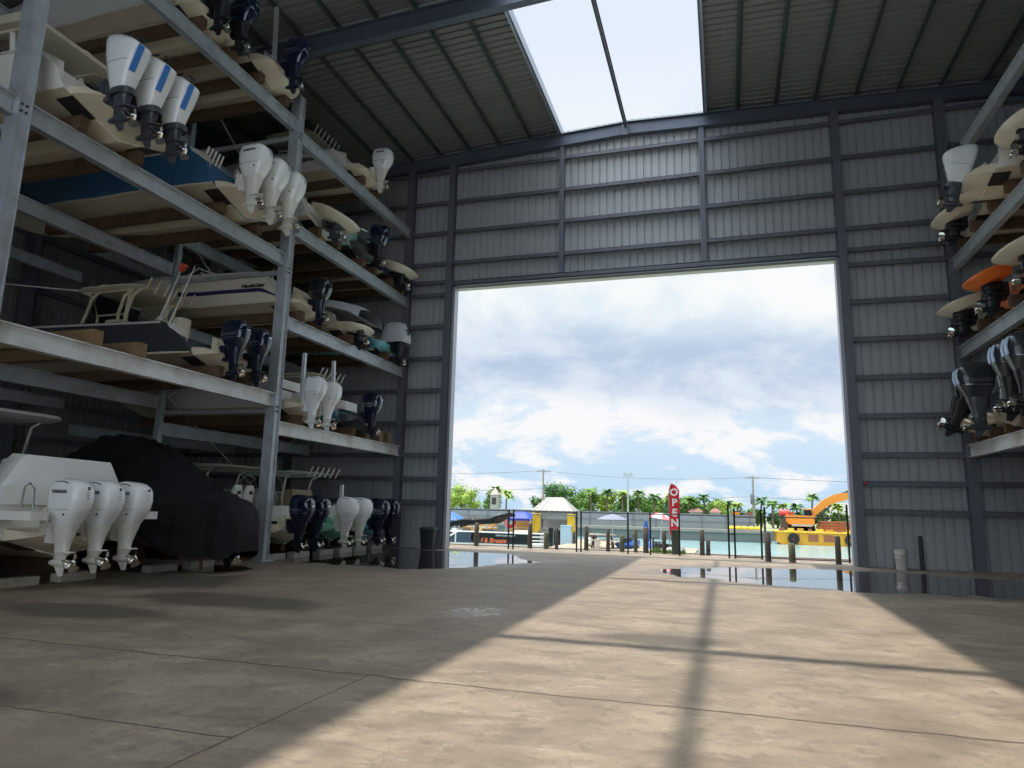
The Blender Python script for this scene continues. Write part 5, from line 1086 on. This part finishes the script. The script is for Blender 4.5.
# ---------------------------------------------------------------- light
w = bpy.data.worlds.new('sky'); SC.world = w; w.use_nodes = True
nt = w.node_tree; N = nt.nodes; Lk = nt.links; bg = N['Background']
tc = N.new('ShaderNodeTexCoord'); sep = N.new('ShaderNodeSeparateXYZ'); Lk.new(tc.outputs['Generated'], sep.inputs[0])
def Mth(op, a, b=None, clamp=False):
    n = N.new('ShaderNodeMath'); n.operation = op; n.use_clamp = clamp
    for i, v in enumerate((a, b)):
        if v is None: continue
        if isinstance(v, (int, float)): n.inputs[i].default_value = v
        else: Lk.new(v, n.inputs[i])
    return n.outputs[0]
zc = Mth('ADD', Mth('MAXIMUM', sep.outputs[2], 0.0), 0.36)
cv = N.new('ShaderNodeCombineXYZ'); Lk.new(Mth('DIVIDE', sep.outputs[0], zc), cv.inputs[0]); Lk.new(Mth('DIVIDE', sep.outputs[1], zc), cv.inputs[1])
def cloud(scale, off, det=7, rough=.55, dist=.3):
    mp = N.new('ShaderNodeMapping'); mp.inputs['Location'].default_value = off; mp.inputs['Scale'].default_value = (scale, scale, 1); Lk.new(cv.outputs[0], mp.inputs[0])
    n = N.new('ShaderNodeTexNoise'); n.inputs['Scale'].default_value = 1; n.inputs['Detail'].default_value = det; n.inputs['Roughness'].default_value = rough; n.inputs['Distortion'].default_value = dist; Lk.new(mp.outputs[0], n.inputs['Vector']); return n.outputs['Fac']
def sm(v, lo, hi):
    n = N.new('ShaderNodeMapRange'); n.interpolation_type = 'SMOOTHSTEP'; n.inputs[1].default_value = lo; n.inputs[2].default_value = hi; Lk.new(v, n.inputs[0]); return n.outputs[0]
def mixc(f, a, b):
    n = N.new('ShaderNodeMixRGB'); Lk.new(f, n.inputs[0])
    for i, v in ((1, a), (2, b)):
        if isinstance(v, tuple): n.inputs[i].default_value = (*v, 1)
        else: Lk.new(v, n.inputs[i])
    return n.outputs[0]
zn = Mth('ADD', sep.outputs[2], Mth('MULTIPLY', Mth('SUBTRACT', cloud(1.3, (2.3, 5.1, 0), 8, .58), .5), .16))
puff = cloud(2.7, (7.7, 4.2, 0), 9, .60)
base = mixc(sm(sep.outputs[2], 0.0, .14), (.55, .76, .96), (.70, .84, .98))
lowc = mixc(sm(puff, .47, .57), base, (.97, .98, 1.0))
bank = mixc(sm(puff, .38, .62), (.50, .62, .80), (.76, .84, .94))
skyc = mixc(sm(zn, .115, .165), lowc, bank)
skyc = mixc(sm(zn, .215, .285), skyc, mixc(sm(puff, .40, .62), (.76, .87, .96), (.98, 1.0, 1.0)))
skyc = mixc(sm(sep.outputs[2], .40, .62), skyc, (.80, .88, 1.0))
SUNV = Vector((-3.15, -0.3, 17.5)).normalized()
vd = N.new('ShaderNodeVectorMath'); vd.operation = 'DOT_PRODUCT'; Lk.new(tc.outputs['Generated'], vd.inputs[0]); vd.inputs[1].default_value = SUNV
aur = sm(vd.outputs['Value'], .70, 1.0)          # extra sky strength round the sun, added to brighten the interior
Lk.new(skyc, bg.inputs['Color']); Lk.new(Mth('ADD', Mth('ADD', 0.73, Mth('MULTIPLY', aur, 3.5)), Mth('MULTIPLY', sm(Mth('MULTIPLY', sep.outputs[1], -1.0), .2, .7), 0.6)), bg.inputs['Strength'])  # last term brightens the unseen sky behind the camera, added as interior fill
sun = bpy.data.lights.new('sun', 'SUN'); sun.energy = 3.9; sun.angle = math.radians(.8); sun.color = (1.0, .94, .87)
so = bpy.data.objects.new('sun', sun); COL.objects.link(so)
dirv = Vector((3.15, 0.3, -17.5)).normalized(); so.rotation_euler = dirv.to_track_quat('-Z', 'Y').to_euler()
SC.view_settings.view_transform = 'Standard'; SC.view_settings.look = 'None'; SC.view_settings.gamma = 1; SC.view_settings.use_curve_mapping = False
SC.view_settings.exposure = 0.42
SC.cycles.max_bounces = 8; SC.cycles.diffuse_bounces = 6
